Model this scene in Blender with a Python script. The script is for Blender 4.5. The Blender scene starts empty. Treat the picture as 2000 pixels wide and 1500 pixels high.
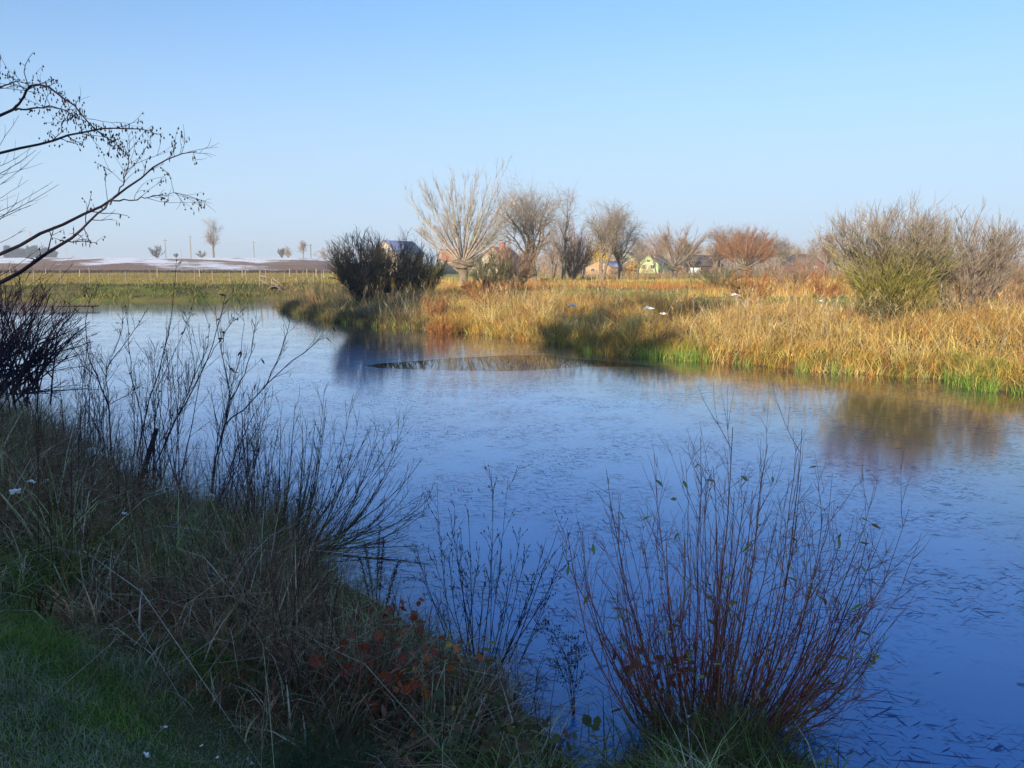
import bpy, bmesh, math
import numpy as np
from math import radians, sin, cos, tan, pi

scene = bpy.context.scene
COL = scene.collection
RNG = np.random.default_rng(7)

# ------------------------------------------------------------------ camera
FPX, EYE = 1600.0, 2.8                       # focal length in photo pixels (2000 wide), eye height over the ice
PITCH = math.atan((750 - 515) / FPX)
cam_d = bpy.data.cameras.new('camera')
cam_d.sensor_width = 36.0
cam_d.lens = 36.0 * FPX / 2000.0
cam_d.clip_start, cam_d.clip_end = 0.05, 12000
cam = bpy.data.objects.new('camera', cam_d)
COL.objects.link(cam)
cam.location = (0, 0, EYE)
cam.rotation_euler = (pi / 2 - PITCH, 0, 0)
scene.camera = cam

# ------------------------------------------------------------------ sky, sun, exposure
SUN_EL, SUN_AZ = 16.0, 24.0                  # sun stands behind the camera, to its left
world = bpy.data.worlds.new('World')
scene.world = world
world.use_nodes = True
wn, wl = world.node_tree.nodes, world.node_tree.links
wn.clear()
sky = wn.new('ShaderNodeTexSky')
sky.sky_type = 'NISHITA'
sky.sun_disc = False
sky.sun_elevation = radians(SUN_EL)
sky.sun_rotation = radians(180 + SUN_AZ)
sky.altitude = 100
sky.air_density = 1.0
sky.dust_density = 0.3
sky.ozone_density = 4.3
geo_w = wn.new('ShaderNodeTexCoord')
sep_w = wn.new('ShaderNodeSeparateXYZ')
wl.new(geo_w.outputs['Generated'], sep_w.inputs[0])
zmul = wn.new('ShaderNodeMath'); zmul.operation = 'MULTIPLY_ADD'
zmul.inputs[1].default_value, zmul.inputs[2].default_value = 0.5, 0.13
zabs = wn.new('ShaderNodeMath'); zabs.operation = 'MAXIMUM'
zabs.inputs[1].default_value = 0.0
wl.new(sep_w.outputs['Z'], zabs.inputs[0])
wl.new(zabs.outputs[0], zmul.inputs[0])
com_w = wn.new('ShaderNodeCombineXYZ')
wl.new(sep_w.outputs['X'], com_w.inputs['X'])
wl.new(sep_w.outputs['Y'], com_w.inputs['Y'])
wl.new(zmul.outputs[0], com_w.inputs['Z'])
nrm_w = wn.new('ShaderNodeVectorMath'); nrm_w.operation = 'NORMALIZE'
wl.new(com_w.outputs[0], nrm_w.inputs[0])
wl.new(nrm_w.outputs[0], sky.inputs[0])
hz_w = wn.new('ShaderNodeMapRange')                 # winter mist low over the horizon, the same all round
hz_w.interpolation_type = 'SMOOTHSTEP'
hz_w.inputs['From Min'].default_value, hz_w.inputs['From Max'].default_value = 0.0, 0.32
hz_w.inputs['To Min'].default_value, hz_w.inputs['To Max'].default_value = 0.92, 0.0
wl.new(zabs.outputs[0], hz_w.inputs['Value'])
mx_w = wn.new('ShaderNodeMix'); mx_w.data_type = 'RGBA'
mx_w.inputs[7].default_value = (3.0, 3.88, 4.65, 1)
wl.new(hz_w.outputs[0], mx_w.inputs[0])
wl.new(sky.outputs[0], mx_w.inputs[6])
bg = wn.new('ShaderNodeBackground')
bg.inputs['Strength'].default_value = 0.134
wo = wn.new('ShaderNodeOutputWorld')
wl.new(mx_w.outputs[2], bg.inputs[0])
wl.new(bg.outputs[0], wo.inputs[0])
sd = bpy.data.lights.new('sun', 'SUN')
sd.energy = 5.0
sd.angle = radians(0.5)
sd.color = (1.0, 0.83, 0.60)
sun = bpy.data.objects.new('sun', sd)
COL.objects.link(sun)
sun.rotation_euler = (radians(90 - SUN_EL), 0, radians(-SUN_AZ))
vs = scene.view_settings
vs.view_transform, vs.look, vs.gamma, vs.exposure = 'Standard', 'None', 1.0, 0.62
vs.use_curve_mapping = False
scene.cycles.use_denoising = True
scene.cycles.max_bounces = 6
scene.cycles.diffuse_bounces = 3
scene.cycles.glossy_bounces = 3
scene.cycles.transparent_max_bounces = 6
scene.cycles.volume_bounces = 0


# ------------------------------------------------------------------ layout helpers
def ray(px, py):
    u, v = (px - 1000) / FPX, (750 - py) / FPX
    return np.array([u, cos(PITCH) + v * sin(PITCH), -sin(PITCH) + v * cos(PITCH)])


def W(px, py, y):
    d = ray(px, py)
    return np.array([0, 0, EYE]) + d * (y / d[1])


def G(px, py, z=0.0):
    d = ray(px, py)
    return np.array([0, 0, EYE]) + d * ((z - EYE) / d[2])


def pix(P):
    P = np.asarray(P, float)
    x, y, z = P[..., 0], P[..., 1], P[..., 2] - EYE
    dep = y * cos(PITCH) - z * sin(PITCH)
    up = y * sin(PITCH) + z * cos(PITCH)
    dep = np.maximum(dep, 1e-3)
    return 1000 + FPX * x / dep, 750 - FPX * up / dep


def sstep(a, b, x):
    t = np.clip((np.asarray(x, float) - a) / (b - a), 0, 1)
    return t * t * (3 - 2 * t)


def vnoise(x, y, seed=0):
    """smooth value noise in about -1..1"""
    def h(i, j):
        n = np.sin(i * 127.1 + j * 311.7 + seed * 74.7) * 43758.5453
        return (n - np.floor(n)) * 2 - 1
    xi, yi = np.floor(x), np.floor(y)
    fx, fy = x - xi, y - yi
    fx, fy = fx * fx * (3 - 2 * fx), fy * fy * (3 - 2 * fy)
    a = h(xi, yi) * (1 - fx) + h(xi + 1, yi) * fx
    b = h(xi, yi + 1) * (1 - fx) + h(xi + 1, yi + 1) * fx
    return a * (1 - fy) + b * fy


# ------------------------------------------------------------------ object helpers
def tag(o, label=None, cat=None, group=None, kind=None):
    if label: o['label'] = label
    if cat: o['category'] = cat
    if group: o['group'] = group
    if kind: o['kind'] = kind
    return o


def thing(name, label, cat, loc, rz=0.0, group=None):
    o = bpy.data.objects.new(name, None)
    o.empty_display_size = 0.2
    COL.objects.link(o)
    o.location = loc
    o.rotation_euler = (0, 0, rz)
    return tag(o, label, cat, group)


def mesh(name, V, F, mat, col=None, smooth=False):
    """F: list of index arrays, (m,3) or (m,4)"""
    if isinstance(F, np.ndarray): F = [F]
    me = bpy.data.meshes.new(name)
    V = np.asarray(V, np.float32)
    me.vertices.add(len(V))
    me.vertices.foreach_set('co', V.ravel())
    loops = np.concatenate([f.ravel() for f in F]).astype(np.int32)
    sizes = np.concatenate([np.full(len(f), f.shape[1]) for f in F])
    starts = np.concatenate([[0], np.cumsum(sizes)[:-1]]).astype(np.int32)
    me.loops.add(len(loops))
    me.loops.foreach_set('vertex_index', loops)
    me.polygons.add(len(sizes))
    me.polygons.foreach_set('loop_start', starts)
    if smooth:
        me.polygons.foreach_set('use_smooth', np.ones(len(sizes), bool))
    me.update(calc_edges=True)
    if col is not None:
        a = me.color_attributes.new('Col', 'FLOAT_COLOR', 'POINT')
        c = np.ones((len(V), 4), np.float32)
        c[:, :3] = col
        a.data.foreach_set('color', c.ravel())
    if mat is not None:
        me.materials.append(mat)
    return me


def obj(name, me, parent=None, loc=None):
    o = bpy.data.objects.new(name, me)
    COL.objects.link(o)
    if parent is not None: o.parent = parent
    if loc is not None: o.location = loc
    return o


def mk(name, V, F, mat, parent=None, origin=None, col=None, smooth=False):
    V = np.asarray(V, float)
    if origin is not None: V = V - np.asarray(origin)
    return obj(name, mesh(name, V, F, mat, col, smooth), parent)


class Geo:
    """collects vertices and faces of ONE part"""
    def __init__(s): s.V, s.F3, s.F4, s.C, s.n = [], [], [], [], 0

    def add(s, V, F, c=None):
        V = np.asarray(V, float).reshape(-1, 3)
        F = np.asarray(F, int)
        (s.F3 if F.shape[1] == 3 else s.F4).append(F + s.n)
        s.V.append(V)
        if c is not None: s.C.append(np.broadcast_to(np.asarray(c, float), (len(V), 3)))
        s.n += len(V)
        return s

    def box(s, c, size, rz=0.0, M=None):
        v = np.array([[x, y, z] for x in (-.5, .5) for y in (-.5, .5) for z in (-.5, .5)]) * np.asarray(size)
        if rz: v = v @ np.array([[cos(rz), sin(rz), 0], [-sin(rz), cos(rz), 0], [0, 0, 1]])
        if M is not None: v = v @ np.asarray(M).T
        return s.add(v + np.asarray(c), [[0, 1, 3, 2], [4, 6, 7, 5], [0, 4, 5, 1], [2, 3, 7, 6], [0, 2, 6, 4], [1, 5, 7, 3]])

    def bar(s, a, b, w, h):
        a, b = np.asarray(a, float), np.asarray(b, float)
        d = b - a
        L = np.linalg.norm(d)
        d /= L
        sx = np.cross(d, [0, 0, 1.0])
        if np.linalg.norm(sx) < 1e-4: sx = np.array([1.0, 0, 0])
        sx /= np.linalg.norm(sx)
        sz = np.cross(sx, d)
        return s.box((a + b) / 2, (w, L, h), M=np.stack([sx, d, sz], 1))

    def tube(s, P, R, sides=6, cap=True):
        V, F = tubes(np.asarray(P, float)[None], np.asarray(R, float)[None], sides)
        s.add(V, F)
        if cap:
            n = len(P)
            for k, i in ((0, 0), (n - 1, 1)):
                c = np.asarray(P[k], float)[None]
                ring = V[k * sides:(k + 1) * sides]
                idx = np.arange(sides)
                f = np.stack([np.full(sides, sides), idx, (idx + 1) % sides], 1)
                s.add(np.concatenate([ring, c]), f if i else f[:, ::-1])
        return s

    def faces(s):
        out = []
        if s.F3: out.append(np.concatenate(s.F3))
        if s.F4: out.append(np.concatenate(s.F4))
        return out

    def build(s, name, mat, parent=None, smooth=False, origin=None):
        V = np.concatenate(s.V)
        return mk(name, V, s.faces(), mat, parent, origin, np.concatenate(s.C) if s.C else None, smooth)


def tubes(P, R, sides=3):
    """P (k,n,3) polylines, R (k,n) radii -> vertices, quads"""
    k, n, _ = P.shape
    T = np.gradient(P, axis=1)
    T /= np.linalg.norm(T, axis=2, keepdims=True) + 1e-9
    ref = np.where(np.abs(T[..., 2:3]) > 0.8, np.array([1.0, 0.3, 0]), np.array([0.2, 0, 1.0]))
    ref = ref[:, :1, :] * np.ones_like(T)
    A = np.cross(T, ref)
    A /= np.linalg.norm(A, axis=2, keepdims=True) + 1e-9
    B = np.cross(T, A)
    th = np.arange(sides) * 2 * pi / sides
    V = P[:, :, None, :] + R[:, :, None, None] * (A[:, :, None, :] * np.cos(th)[None, None, :, None] + B[:, :, None, :] * np.sin(th)[None, None, :, None])
    i = np.arange(k)[:, None, None] * n * sides + np.arange(n - 1)[None, :, None] * sides
    j = np.arange(sides)[None, None, :]
    j2 = (j + 1) % sides
    F = np.stack([i + j, i + j2, i + sides + j2, i + sides + j], -1).reshape(-1, 4)
    return V.reshape(-1, 3), F


def spawn(rng, P, R, n, t0, t1, ang, asd, L, lsd, taper_t, up, wander, nseg, rr, rmin, tipr=0.35, curl=0.0):
    """children of the polylines P: n each, leaving at ang degrees; L length (scalar or per parent)"""
    k, m, _ = P.shape
    pi_ = np.repeat(np.arange(k), n)
    N = len(pi_)
    t = rng.uniform(t0, t1, N)
    f = t * (m - 1)
    i = np.minimum(f.astype(int), m - 2)
    fr = (f - i)[:, None]
    pos = P[pi_, i] * (1 - fr) + P[pi_, i + 1] * fr
    tan_ = P[pi_, i + 1] - P[pi_, i]
    tan_ /= np.linalg.norm(tan_, axis=1, keepdims=True) + 1e-9
    r0 = R[pi_, i] * (1 - fr[:, 0]) + R[pi_, i + 1] * fr[:, 0]
    q = rng.normal(size=(N, 3))
    q -= (q * tan_).sum(1, keepdims=True) * tan_
    q /= np.linalg.norm(q, axis=1, keepdims=True) + 1e-9
    a = np.radians(rng.normal(ang, asd, N))[:, None]
    d = tan_ * np.cos(a) + q * np.sin(a)
    d[:, 2] += up
    d /= np.linalg.norm(d, axis=1, keepdims=True)
    Lp = np.broadcast_to(np.asarray(L, float), (k,))[pi_]
    Ln = Lp * (1 - taper_t * t) * np.clip(rng.normal(1, lsd, N), 0.35, 1.8)
    C = np.empty((N, nseg + 1, 3))
    C[:, 0] = pos
    for s in range(nseg):
        C[:, s + 1] = C[:, s] + d * (Ln / nseg)[:, None]
        d = d + rng.normal(0, wander, (N, 3))
        d[:, 2] += curl
        d /= np.linalg.norm(d, axis=1, keepdims=True)
    rb = np.maximum(r0 * rr, rmin)
    Rr = rb[:, None] * np.linspace(1, tipr, nseg + 1)[None]
    return C, np.maximum(Rr, rmin * 0.5)


def blades(rng, base, h, az, lean, curve, width, nseg, col, tipw=0.15, twist=1.0):
    N = len(base)
    t = np.linspace(0, 1, nseg + 1)[None, :]
    h, lean, curve, az = h[:, None], lean[:, None], curve[:, None], az[:, None]
    out = h * (lean * t + curve * t * t)
    zz = h * (t - 0.45 * curve * t * t * t)
    X = base[:, 0:1] + np.cos(az) * out
    Y = base[:, 1:2] + np.sin(az) * out
    Z = base[:, 2:3] + zz
    ph = az + pi / 2 + rng.normal(0, twist, (N, 1))
    w = width[:, None] * 0.5 * (1 - (1 - tipw) * t ** 1.5)
    dx, dy = np.cos(ph) * w, np.sin(ph) * w
    V = np.stack([np.stack([X - dx, Y - dy, Z], -1), np.stack([X + dx, Y + dy, Z], -1)], 2)
    n = nseg + 1
    i = np.arange(N)[:, None] * n * 2 + np.arange(nseg)[None] * 2
    Fq = np.stack([i, i + 1, i + 3, i + 2], -1).reshape(-1, 4)
    C = np.repeat(col, n * 2, axis=0)
    return V.reshape(-1, 3), Fq, C


def palette(rng, cols, N, w=None, jit=0.12):
    cols = np.array(cols, float)
    c = cols[rng.choice(len(cols), N, p=None if w is None else np.array(w) / np.sum(w))]
    return np.clip(c * np.clip(rng.normal(1, jit, (N, 1)), 0.5, 1.6) * np.clip(rng.normal(1, jit * .35, (N, 3)), .7, 1.3), 0.004, 0.95)


# ------------------------------------------------------------------ materials
def nmat(name):
    m = bpy.data.materials.new(name)
    m.use_nodes = True
    nt = m.node_tree
    return m, nt, nt.nodes['Principled BSDF'], nt.nodes, nt.links


def noise(nt, scale, detail=4, rough=0.55, vec=None, dist=0.0):
    n = nt.nodes.new('ShaderNodeTexNoise')
    n.inputs['Scale'].default_value = scale
    n.inputs['Detail'].default_value = detail
    n.inputs['Roughness'].default_value = rough
    n.inputs['Distortion'].default_value = dist
    if vec is not None: nt.links.new(vec, n.inputs['Vector'])
    return n


def ramp(nt, fac, stops):
    r = nt.nodes.new('ShaderNodeValToRGB')
    els = r.color_ramp.elements
    while len(els) < len(stops): els.new(0.5)
    for e, (p, c) in zip(els, stops):
        e.position = p
        e.color = (*c, 1) if len(c) == 3 else c
    nt.links.new(fac, r.inputs[0])
    return r


def math_n(nt, op, a, b=None, clamp=False):
    n = nt.nodes.new('ShaderNodeMath')
    n.operation = op
    n.use_clamp = clamp
    for i, v in enumerate((a, b)):
        if v is None: continue
        if isinstance(v, (int, float)): n.inputs[i].default_value = v
        else: nt.links.new(v, n.inputs[i])
    return n.outputs[0]


def mixc(nt, fac, a, b, mode='MIX'):
    n = nt.nodes.new('ShaderNodeMix')
    n.data_type = 'RGBA'
    n.blend_type = mode
    for s, v in ((n.inputs[0], fac), (n.inputs[6], a), (n.inputs[7], b)):
        if isinstance(v, (int, float)): s.default_value = v
        elif isinstance(v, tuple): s.default_value = (*v, 1)
        else: nt.links.new(v, s)
    return n.outputs[2]


def mat_col(name, rough=0.8, nscale=9.0, var=(0.65, 1.3), spec=0.2, transl=0.0):
    """colour from the mesh's own per-blade or per-twig colour, with grain"""
    m, nt, b, N, L = nmat(name)
    at = N.new('ShaderNodeAttribute')
    at.attribute_name = 'Col'
    geo = N.new('ShaderNodeNewGeometry')
    nz = noise(nt, nscale, 3, vec=geo.outputs['Position'])
    r = ramp(nt, nz.outputs[0], [(0.3, (var[0],) * 3), (0.7, (var[1],) * 3)])
    c = mixc(nt, 1.0, at.outputs['Color'], r.outputs[0], 'MULTIPLY')
    L.new(c, b.inputs['Base Color'])
    b.inputs['Roughness'].default_value = rough
    b.inputs['Specular IOR Level'].default_value = spec
    if transl > 0:
        tr = N.new('ShaderNodeBsdfTranslucent')
        L.new(c, tr.inputs[0])
        mx = N.new('ShaderNodeMixShader')
        mx.inputs[0].default_value = transl
        L.new(b.outputs[0], mx.inputs[1])
        L.new(tr.outputs[0], mx.inputs[2])
        L.new(mx.outputs[0], N['Material Output'].inputs[0])
    return m


def mat_plain(name, c, rough=0.8, nscale=6.0, amt=0.35, spec=0.3, bump=0.0, stretch=None):
    m, nt, b, N, L = nmat(name)
    tc = N.new('ShaderNodeTexCoord')
    vec = tc.outputs['Object']
    if stretch is not None:
        mp = N.new('ShaderNodeMapping')
        mp.inputs['Scale'].default_value = stretch
        L.new(vec, mp.inputs[0])
        vec = mp.outputs[0]
    nz = noise(nt, nscale, 5, vec=vec)
    lo, hi = tuple(x * (1 - amt) for x in c), tuple(min(0.95, x * (1 + amt)) for x in c)
    r = ramp(nt, nz.outputs[0], [(0.3, lo), (0.7, hi)])
    L.new(r.outputs[0], b.inputs['Base Color'])
    b.inputs['Roughness'].default_value = rough
    b.inputs['Specular IOR Level'].default_value = spec
    if bump:
        bp = N.new('ShaderNodeBump')
        bp.inputs['Strength'].default_value = bump
        bp.inputs['Distance'].default_value = 0.02
        L.new(nz.outputs[0], bp.inputs['Height'])
        L.new(bp.outputs[0], b.inputs['Normal'])
    return m


M_GRASS = mat_col('grass_blades', 0.75, 7.0, transl=0.25)
M_SEDGE = mat_col('sedge_blades', 0.8, 1.5, (0.7, 1.25), transl=0.2)
M_TWIG = mat_col('bark_twigs', 0.85, 4.0)
M_BARK = mat_plain('bark', (0.22, 0.175, 0.13), 0.9, 14, 0.5, 0.2, 0.6, (1, 1, 0.25))
M_BARK_DARK = mat_plain('dark_bark', (0.045, 0.04, 0.04), 0.9, 14, 0.5, 0.2, 0.6, (1, 1, 0.25))
M_LEAF = mat_col('leaf', 0.6, 20.0, (0.75, 1.25), 0.3, 0.25)
M_SNOW = mat_plain('snow', (0.82, 0.84, 0.88), 0.6, 30, 0.05, 0.3, 0.5)
M_WOOD = mat_plain('weathered_wood', (0.26, 0.22, 0.17), 0.85, 10, 0.3, 0.2, 0.3, (6, 6, 0.6))
M_PALEWOOD = mat_plain('pale_timber', (0.42, 0.36, 0.27), 0.8, 10, 0.2, 0.2, 0.3)
M_BROWNWOOD = mat_plain('brown_timber', (0.13, 0.07, 0.045), 0.8, 10, 0.35, 0.2, 0.3)
M_WIRE = mat_plain('wire', (0.2, 0.2, 0.2), 0.5, 10, 0.1)
M_CONC = mat_plain('concrete', (0.33, 0.31, 0.28), 0.9, 8, 0.25, 0.2, 0.3)
M_GLASS = mat_plain('window_glass', (0.02, 0.025, 0.03), 0.08, 3, 0.2, 0.6)
M_STEEL = mat_plain('galvanised_steel', (0.42, 0.43, 0.45), 0.5, 5, 0.15, 0.5)
M_WHITE = mat_plain('white_paint', (0.75, 0.75, 0.72), 0.6, 5, 0.08)

# ------------------------------------------------------------------ shoreline and terrain
near_px = [(1640, 1540), (1540, 1490), (1420, 1450), (1290, 1462), (1210, 1480), (1160, 1530), (1110, 1500), (1085, 1430), (1040, 1372), (960, 1315), (860, 1255),
           (770, 1205), (700, 1158), (645, 1110), (600, 1080), (510, 1045), (410, 1022), (300, 972), (200, 922), (100, 872), (0, 832), (-300, 770), (-800, 675)]
left_px = [(-900, 610), (-500, 592)]
far_px = [(0, 589), (200, 588), (380, 588), (500, 585), (575, 584), (578, 590), (550, 597), (540, 603), (570, 611), (600, 619), (650, 629), (720, 636), (800, 641), (860, 646),
          (950, 654), (1050, 666), (1120, 677), (1180, 690), (1225, 697), (1300, 698), (1400, 708), (1500, 717), (1600, 725), (1700, 732), (1790, 736), (1845, 735), (1872, 750),
          (1950, 762), (2050, 772), (2300, 800)]
SH = np.array([[9.0, 3.3], [5.0, 3.6]] + [G(*p)[:2] for p in near_px + left_px + far_px] + [[32, 17], [32, 3.0]])
N_NEAR = 2 + len(near_px)                     # segments up to here belong to the near bank


def shore(x, y):
    """signed distance to the waterline (land positive) and whether the near bank is the closest"""
    x, y = np.asarray(x, float).ravel(), np.asarray(y, float).ravel()
    best, idx = np.full(len(x), 1e9), np.zeros(len(x), int)
    inside = np.zeros(len(x), bool)
    n = len(SH)
    for k in range(n):
        a, b = SH[k], SH[(k + 1) % n]
        e = b - a
        t = np.clip(((x - a[0]) * e[0] + (y - a[1]) * e[1]) / (e @ e), 0, 1)
        d = (x - a[0] - t * e[0]) ** 2 + (y - a[1] - t * e[1]) ** 2
        m = d < best
        best[m], idx[m] = d[m], k
        c = (a[1] > y) != (b[1] > y)
        with np.errstate(divide='ignore', invalid='ignore'):
            xx = (b[0] - a[0]) * (y - a[1]) / (b[1] - a[1]) + a[0]
        inside ^= c & (x < xx)
    s = np.sqrt(best)
    s = np.where(inside, -s, s)
    near = (idx < N_NEAR) | (idx >= n - 2)
    wob = 0.10 * vnoise(x * 1.7, y * 1.7, 3) + 0.22 * vnoise(x * .5, y * .5, 5) * np.clip(y / 25, 0.2, 1)
    return s + wob, near


def ground_z(x, y, with_s=False):
    x, y = np.asarray(x, float), np.asarray(y, float)
    shp = x.shape
    s, near = shore(x, y)
    xf, yf = x.ravel(), y.ravel()
    sp = np.maximum(s, 0)
    zn = 0.12 * sstep(0, 0.25, sp) + 1.08 * sstep(0, 3.6, sp) + 0.04 * vnoise(xf * 1.3, yf * 1.3, 1) * sstep(0.3, 1, sp) + 0.012 * vnoise(xf * 6, yf * 6, 2)
    ratio = xf / np.maximum(yf, 1)
    Lf = sstep(53, 60, yf) * sstep(-0.10, -0.26, ratio)
    zp = 0.30 * sstep(0, 0.5, sp) + 0.35 * sstep(0.3, 6, sp) + (0.07 * vnoise(xf * .35, yf * .35, 4) + 0.11 * vnoise(xf * .9, yf * .9, 8)) * sstep(.4, 2, sp)
    zp = zp * (1 - 0.85 * sstep(95, 180, yf))
    zl = 0.25 * sstep(0, 0.4, sp) + 0.85 * sstep(0, 4.5, sp) + 0.10 * vnoise(xf * .4, yf * .4, 6) * sstep(0.5, 3, sp) * sstep(14, 5, sp) + 0.2 * sstep(10, 60, sp)
    zl = zl + 4.75 * sstep(120, 470, yf) - 5.0 * sstep(470, 900, yf)
    z = np.where(near, zn, zp * (1 - Lf) + zl * Lf)
    z = np.where(s < 0, np.maximum(-0.9, 0.55 * s), z)
    z = z.reshape(shp)
    return (z, s.reshape(shp)) if with_s else z


def gz(x, y): return float(ground_z(np.array([x]), np.array([y]))[0])


def on_ground(px, py, lift=0.0):
    """point where the sight line through a photo pixel passes lift metres above the ground"""
    d = ray(px, py)
    t = np.linspace(1.5, 40, 2400)
    X, Y, Z = d[0] * t, d[1] * t, EYE + d[2] * t
    k = np.argmax(Z < np.maximum(ground_z(X, Y), 0) + lift)
    return np.array([X[k], Y[k], Z[k]])


def dens(parts):
    out = []
    for a, b, st in parts: out.append(np.arange(a, b, st))
    return np.concatenate(out)


def geo_far(a, b, n): return np.geomspace(a, b, n)


gx = np.concatenate([-geo_far(60, 4000, 34)[::-1], dens([(-59, -22, 1.4), (-22, -8, .5), (-8, 3, .2), (3, 24, .55), (24, 60, 1.2)]), geo_far(61, 4000, 34)])
gy = np.concatenate([-geo_far(12, 4000, 18)[::-1], dens([(-11, 1, .6), (1, 9, .2), (9, 20, .35), (20, 66, .55), (66, 140, 1.5)]), geo_far(141, 6000, 70)])
GX, GY = np.meshgrid(gx, gy)
GZ, GS = ground_z(GX, GY, True)
nx, ny = len(gx), len(gy)
ii = (np.arange(ny - 1)[:, None] * nx + np.arange(nx - 1)[None]).ravel()
GF = np.stack([ii, ii + 1, ii + nx + 1, ii + nx], 1)
fx, fy = (GX.ravel()[ii] + 0), GY.ravel()[ii]
ratio = fx / np.maximum(fy, 1)

# ground materials: bank soil, meadow, ploughed field with snow
def ground_mat(name, stops, scale, scale2, c2, bump=0.5):
    m, nt, b, N, L = nmat(name)
    g = N.new('ShaderNodeNewGeometry')
    n1 = noise(nt, scale, 8, 0.65, g.outputs['Position'])
    n2 = noise(nt, scale2, 5, 0.6, g.outputs['Position'])
    r = ramp(nt, n1.outputs[0], stops)
    f = ramp(nt, n2.outputs[0], [(0.42, (0, 0, 0)), (0.62, (1, 1, 1))])
    c = mixc(nt, f.outputs[0], r.outputs[0], c2)
    L.new(c, b.inputs['Base Color'])
    b.inputs['Roughness'].default_value = 0.95
    b.inputs['Specular IOR Level'].default_value = 0.1
    bp = N.new('ShaderNodeBump')
    bp.inputs['Strength'].default_value = bump
    bp.inputs['Distance'].default_value = 0.05
    L.new(n1.outputs[0], bp.inputs['Height'])
    L.new(bp.outputs[0], b.inputs['Normal'])
    return m


M_SOIL = ground_mat('bank_turf', [(0.3, (0.03, 0.055, 0.018)), (0.55, (0.065, 0.10, 0.03)), (0.75, (0.10, 0.09, 0.05))], 9, 1.1, (0.07, 0.055, 0.03))
M_MEADOW = ground_mat('meadow', [(0.3, (0.26, 0.21, 0.06)), (0.5, (0.33, 0.28, 0.09)), (0.7, (0.38, 0.30, 0.12))], 0.9, 0.06, (0.24, 0.25, 0.07))
M_FARBANK = ground_mat('far_bank', [(0.3, (0.09, 0.065, 0.03)), (0.5, (0.15, 0.11, 0.045)), (0.7, (0.2, 0.15, 0.06))], 1.2, 0.3, (0.13, 0.10, 0.045))
M_GREENB = ground_mat('green_bank', [(0.3, (0.05, 0.06, 0.025)), (0.5, (0.11, 0.13, 0.035)), (0.7, (0.24, 0.21, 0.08))], 0.45, 0.15, (0.15, 0.11, 0.06))


def field_mat():
    m, nt, b, N, L = nmat('ploughed_field')
    g = N.new('ShaderNodeNewGeometry')
    mp = N.new('ShaderNodeMapping')
    rp = N.new('ShaderNodeMapping')
    rp.inputs['Rotation'].default_value = (0, 0, radians(66))
    L.new(g.outputs['Position'], rp.inputs[0])
    mp.inputs['Scale'].default_value = (0.16, 1.0, 1.0)
    L.new(rp.outputs[0], mp.inputs[0])
    big = noise(nt, 0.05, 3, 0.55, mp.outputs[0], 0.5)
    clod = noise(nt, 0.16, 8, 0.75, g.outputs['Position'])
    sep = N.new('ShaderNodeSeparateXYZ')
    L.new(g.outputs['Position'], sep.inputs[0])
    mr = N.new('ShaderNodeMapRange')
    mr.inputs['From Min'].default_value, mr.inputs['From Max'].default_value = 230, 450
    mr.inputs['To Min'].default_value, mr.inputs['To Max'].default_value = -0.09, 0.30
    L.new(sep.outputs['Y'], mr.inputs['Value'])
    v = math_n(nt, 'ADD', math_n(nt, 'ADD', math_n(nt, 'MULTIPLY', math_n(nt, 'SUBTRACT', big.outputs[0], 0.5), 1.5), 0.49), mr.outputs[0])
    v = math_n(nt, 'ADD', v, math_n(nt, 'MULTIPLY', math_n(nt, 'SUBTRACT', clod.outputs[0], 0.5), 1.15))
    sn = ramp(nt, v, [(0.50, (0, 0, 0)), (0.60, (1, 1, 1))])
    earth = ramp(nt, noise(nt, 0.009, 4, 0.6, mp.outputs[0]).outputs[0], [(0.38, (0.25, 0.145, 0.105)), (0.55, (0.33, 0.22, 0.15)), (0.68, (0.28, 0.28, 0.15))])
    e2 = mixc(nt, 1.0, earth.outputs[0], ramp(nt, clod.outputs[0], [(0.3, (0.6, 0.6, 0.6)), (0.7, (1.25, 1.25, 1.25))]).outputs[0], 'MULTIPLY')
    c = mixc(nt, sn.outputs[0], e2, (0.86, 0.86, 0.88))
    L.new(c, b.inputs['Base Color'])
    b.inputs['Roughness'].default_value = 0.9
    b.inputs['Specular IOR Level'].default_value = 0.1
    return m


M_FIELD = field_mat()
gm = mesh('ground', np.stack([GX, GY, GZ], -1).reshape(-1, 3), GF, M_SOIL, smooth=True)
for m_ in (M_MEADOW, M_FARBANK, M_GREENB, M_FIELD): gm.materials.append(m_)
fs = GS.ravel()[ii]
mi = np.zeros(len(ii), np.int32)
nearf = (fy < 17) & (fx < 9) | (fy < 3) | ((fx < -12) & (fy < 35))
far = ~nearf
mi[far] = 1
mi[far & (fs < 11) & (ratio > -0.275)] = 2
mi[far & (fs < 5.5) & (ratio <= -0.275)] = 3
mi[far & (fy > 137) & (ratio < -0.13)] = 4
gm.polygons.foreach_set('material_index', mi)
gm.update()
tag(obj('ground', gm), 'grassy bank, meadow and snow-dusted ploughed field around the pond', 'ground', kind='structure')

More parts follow.
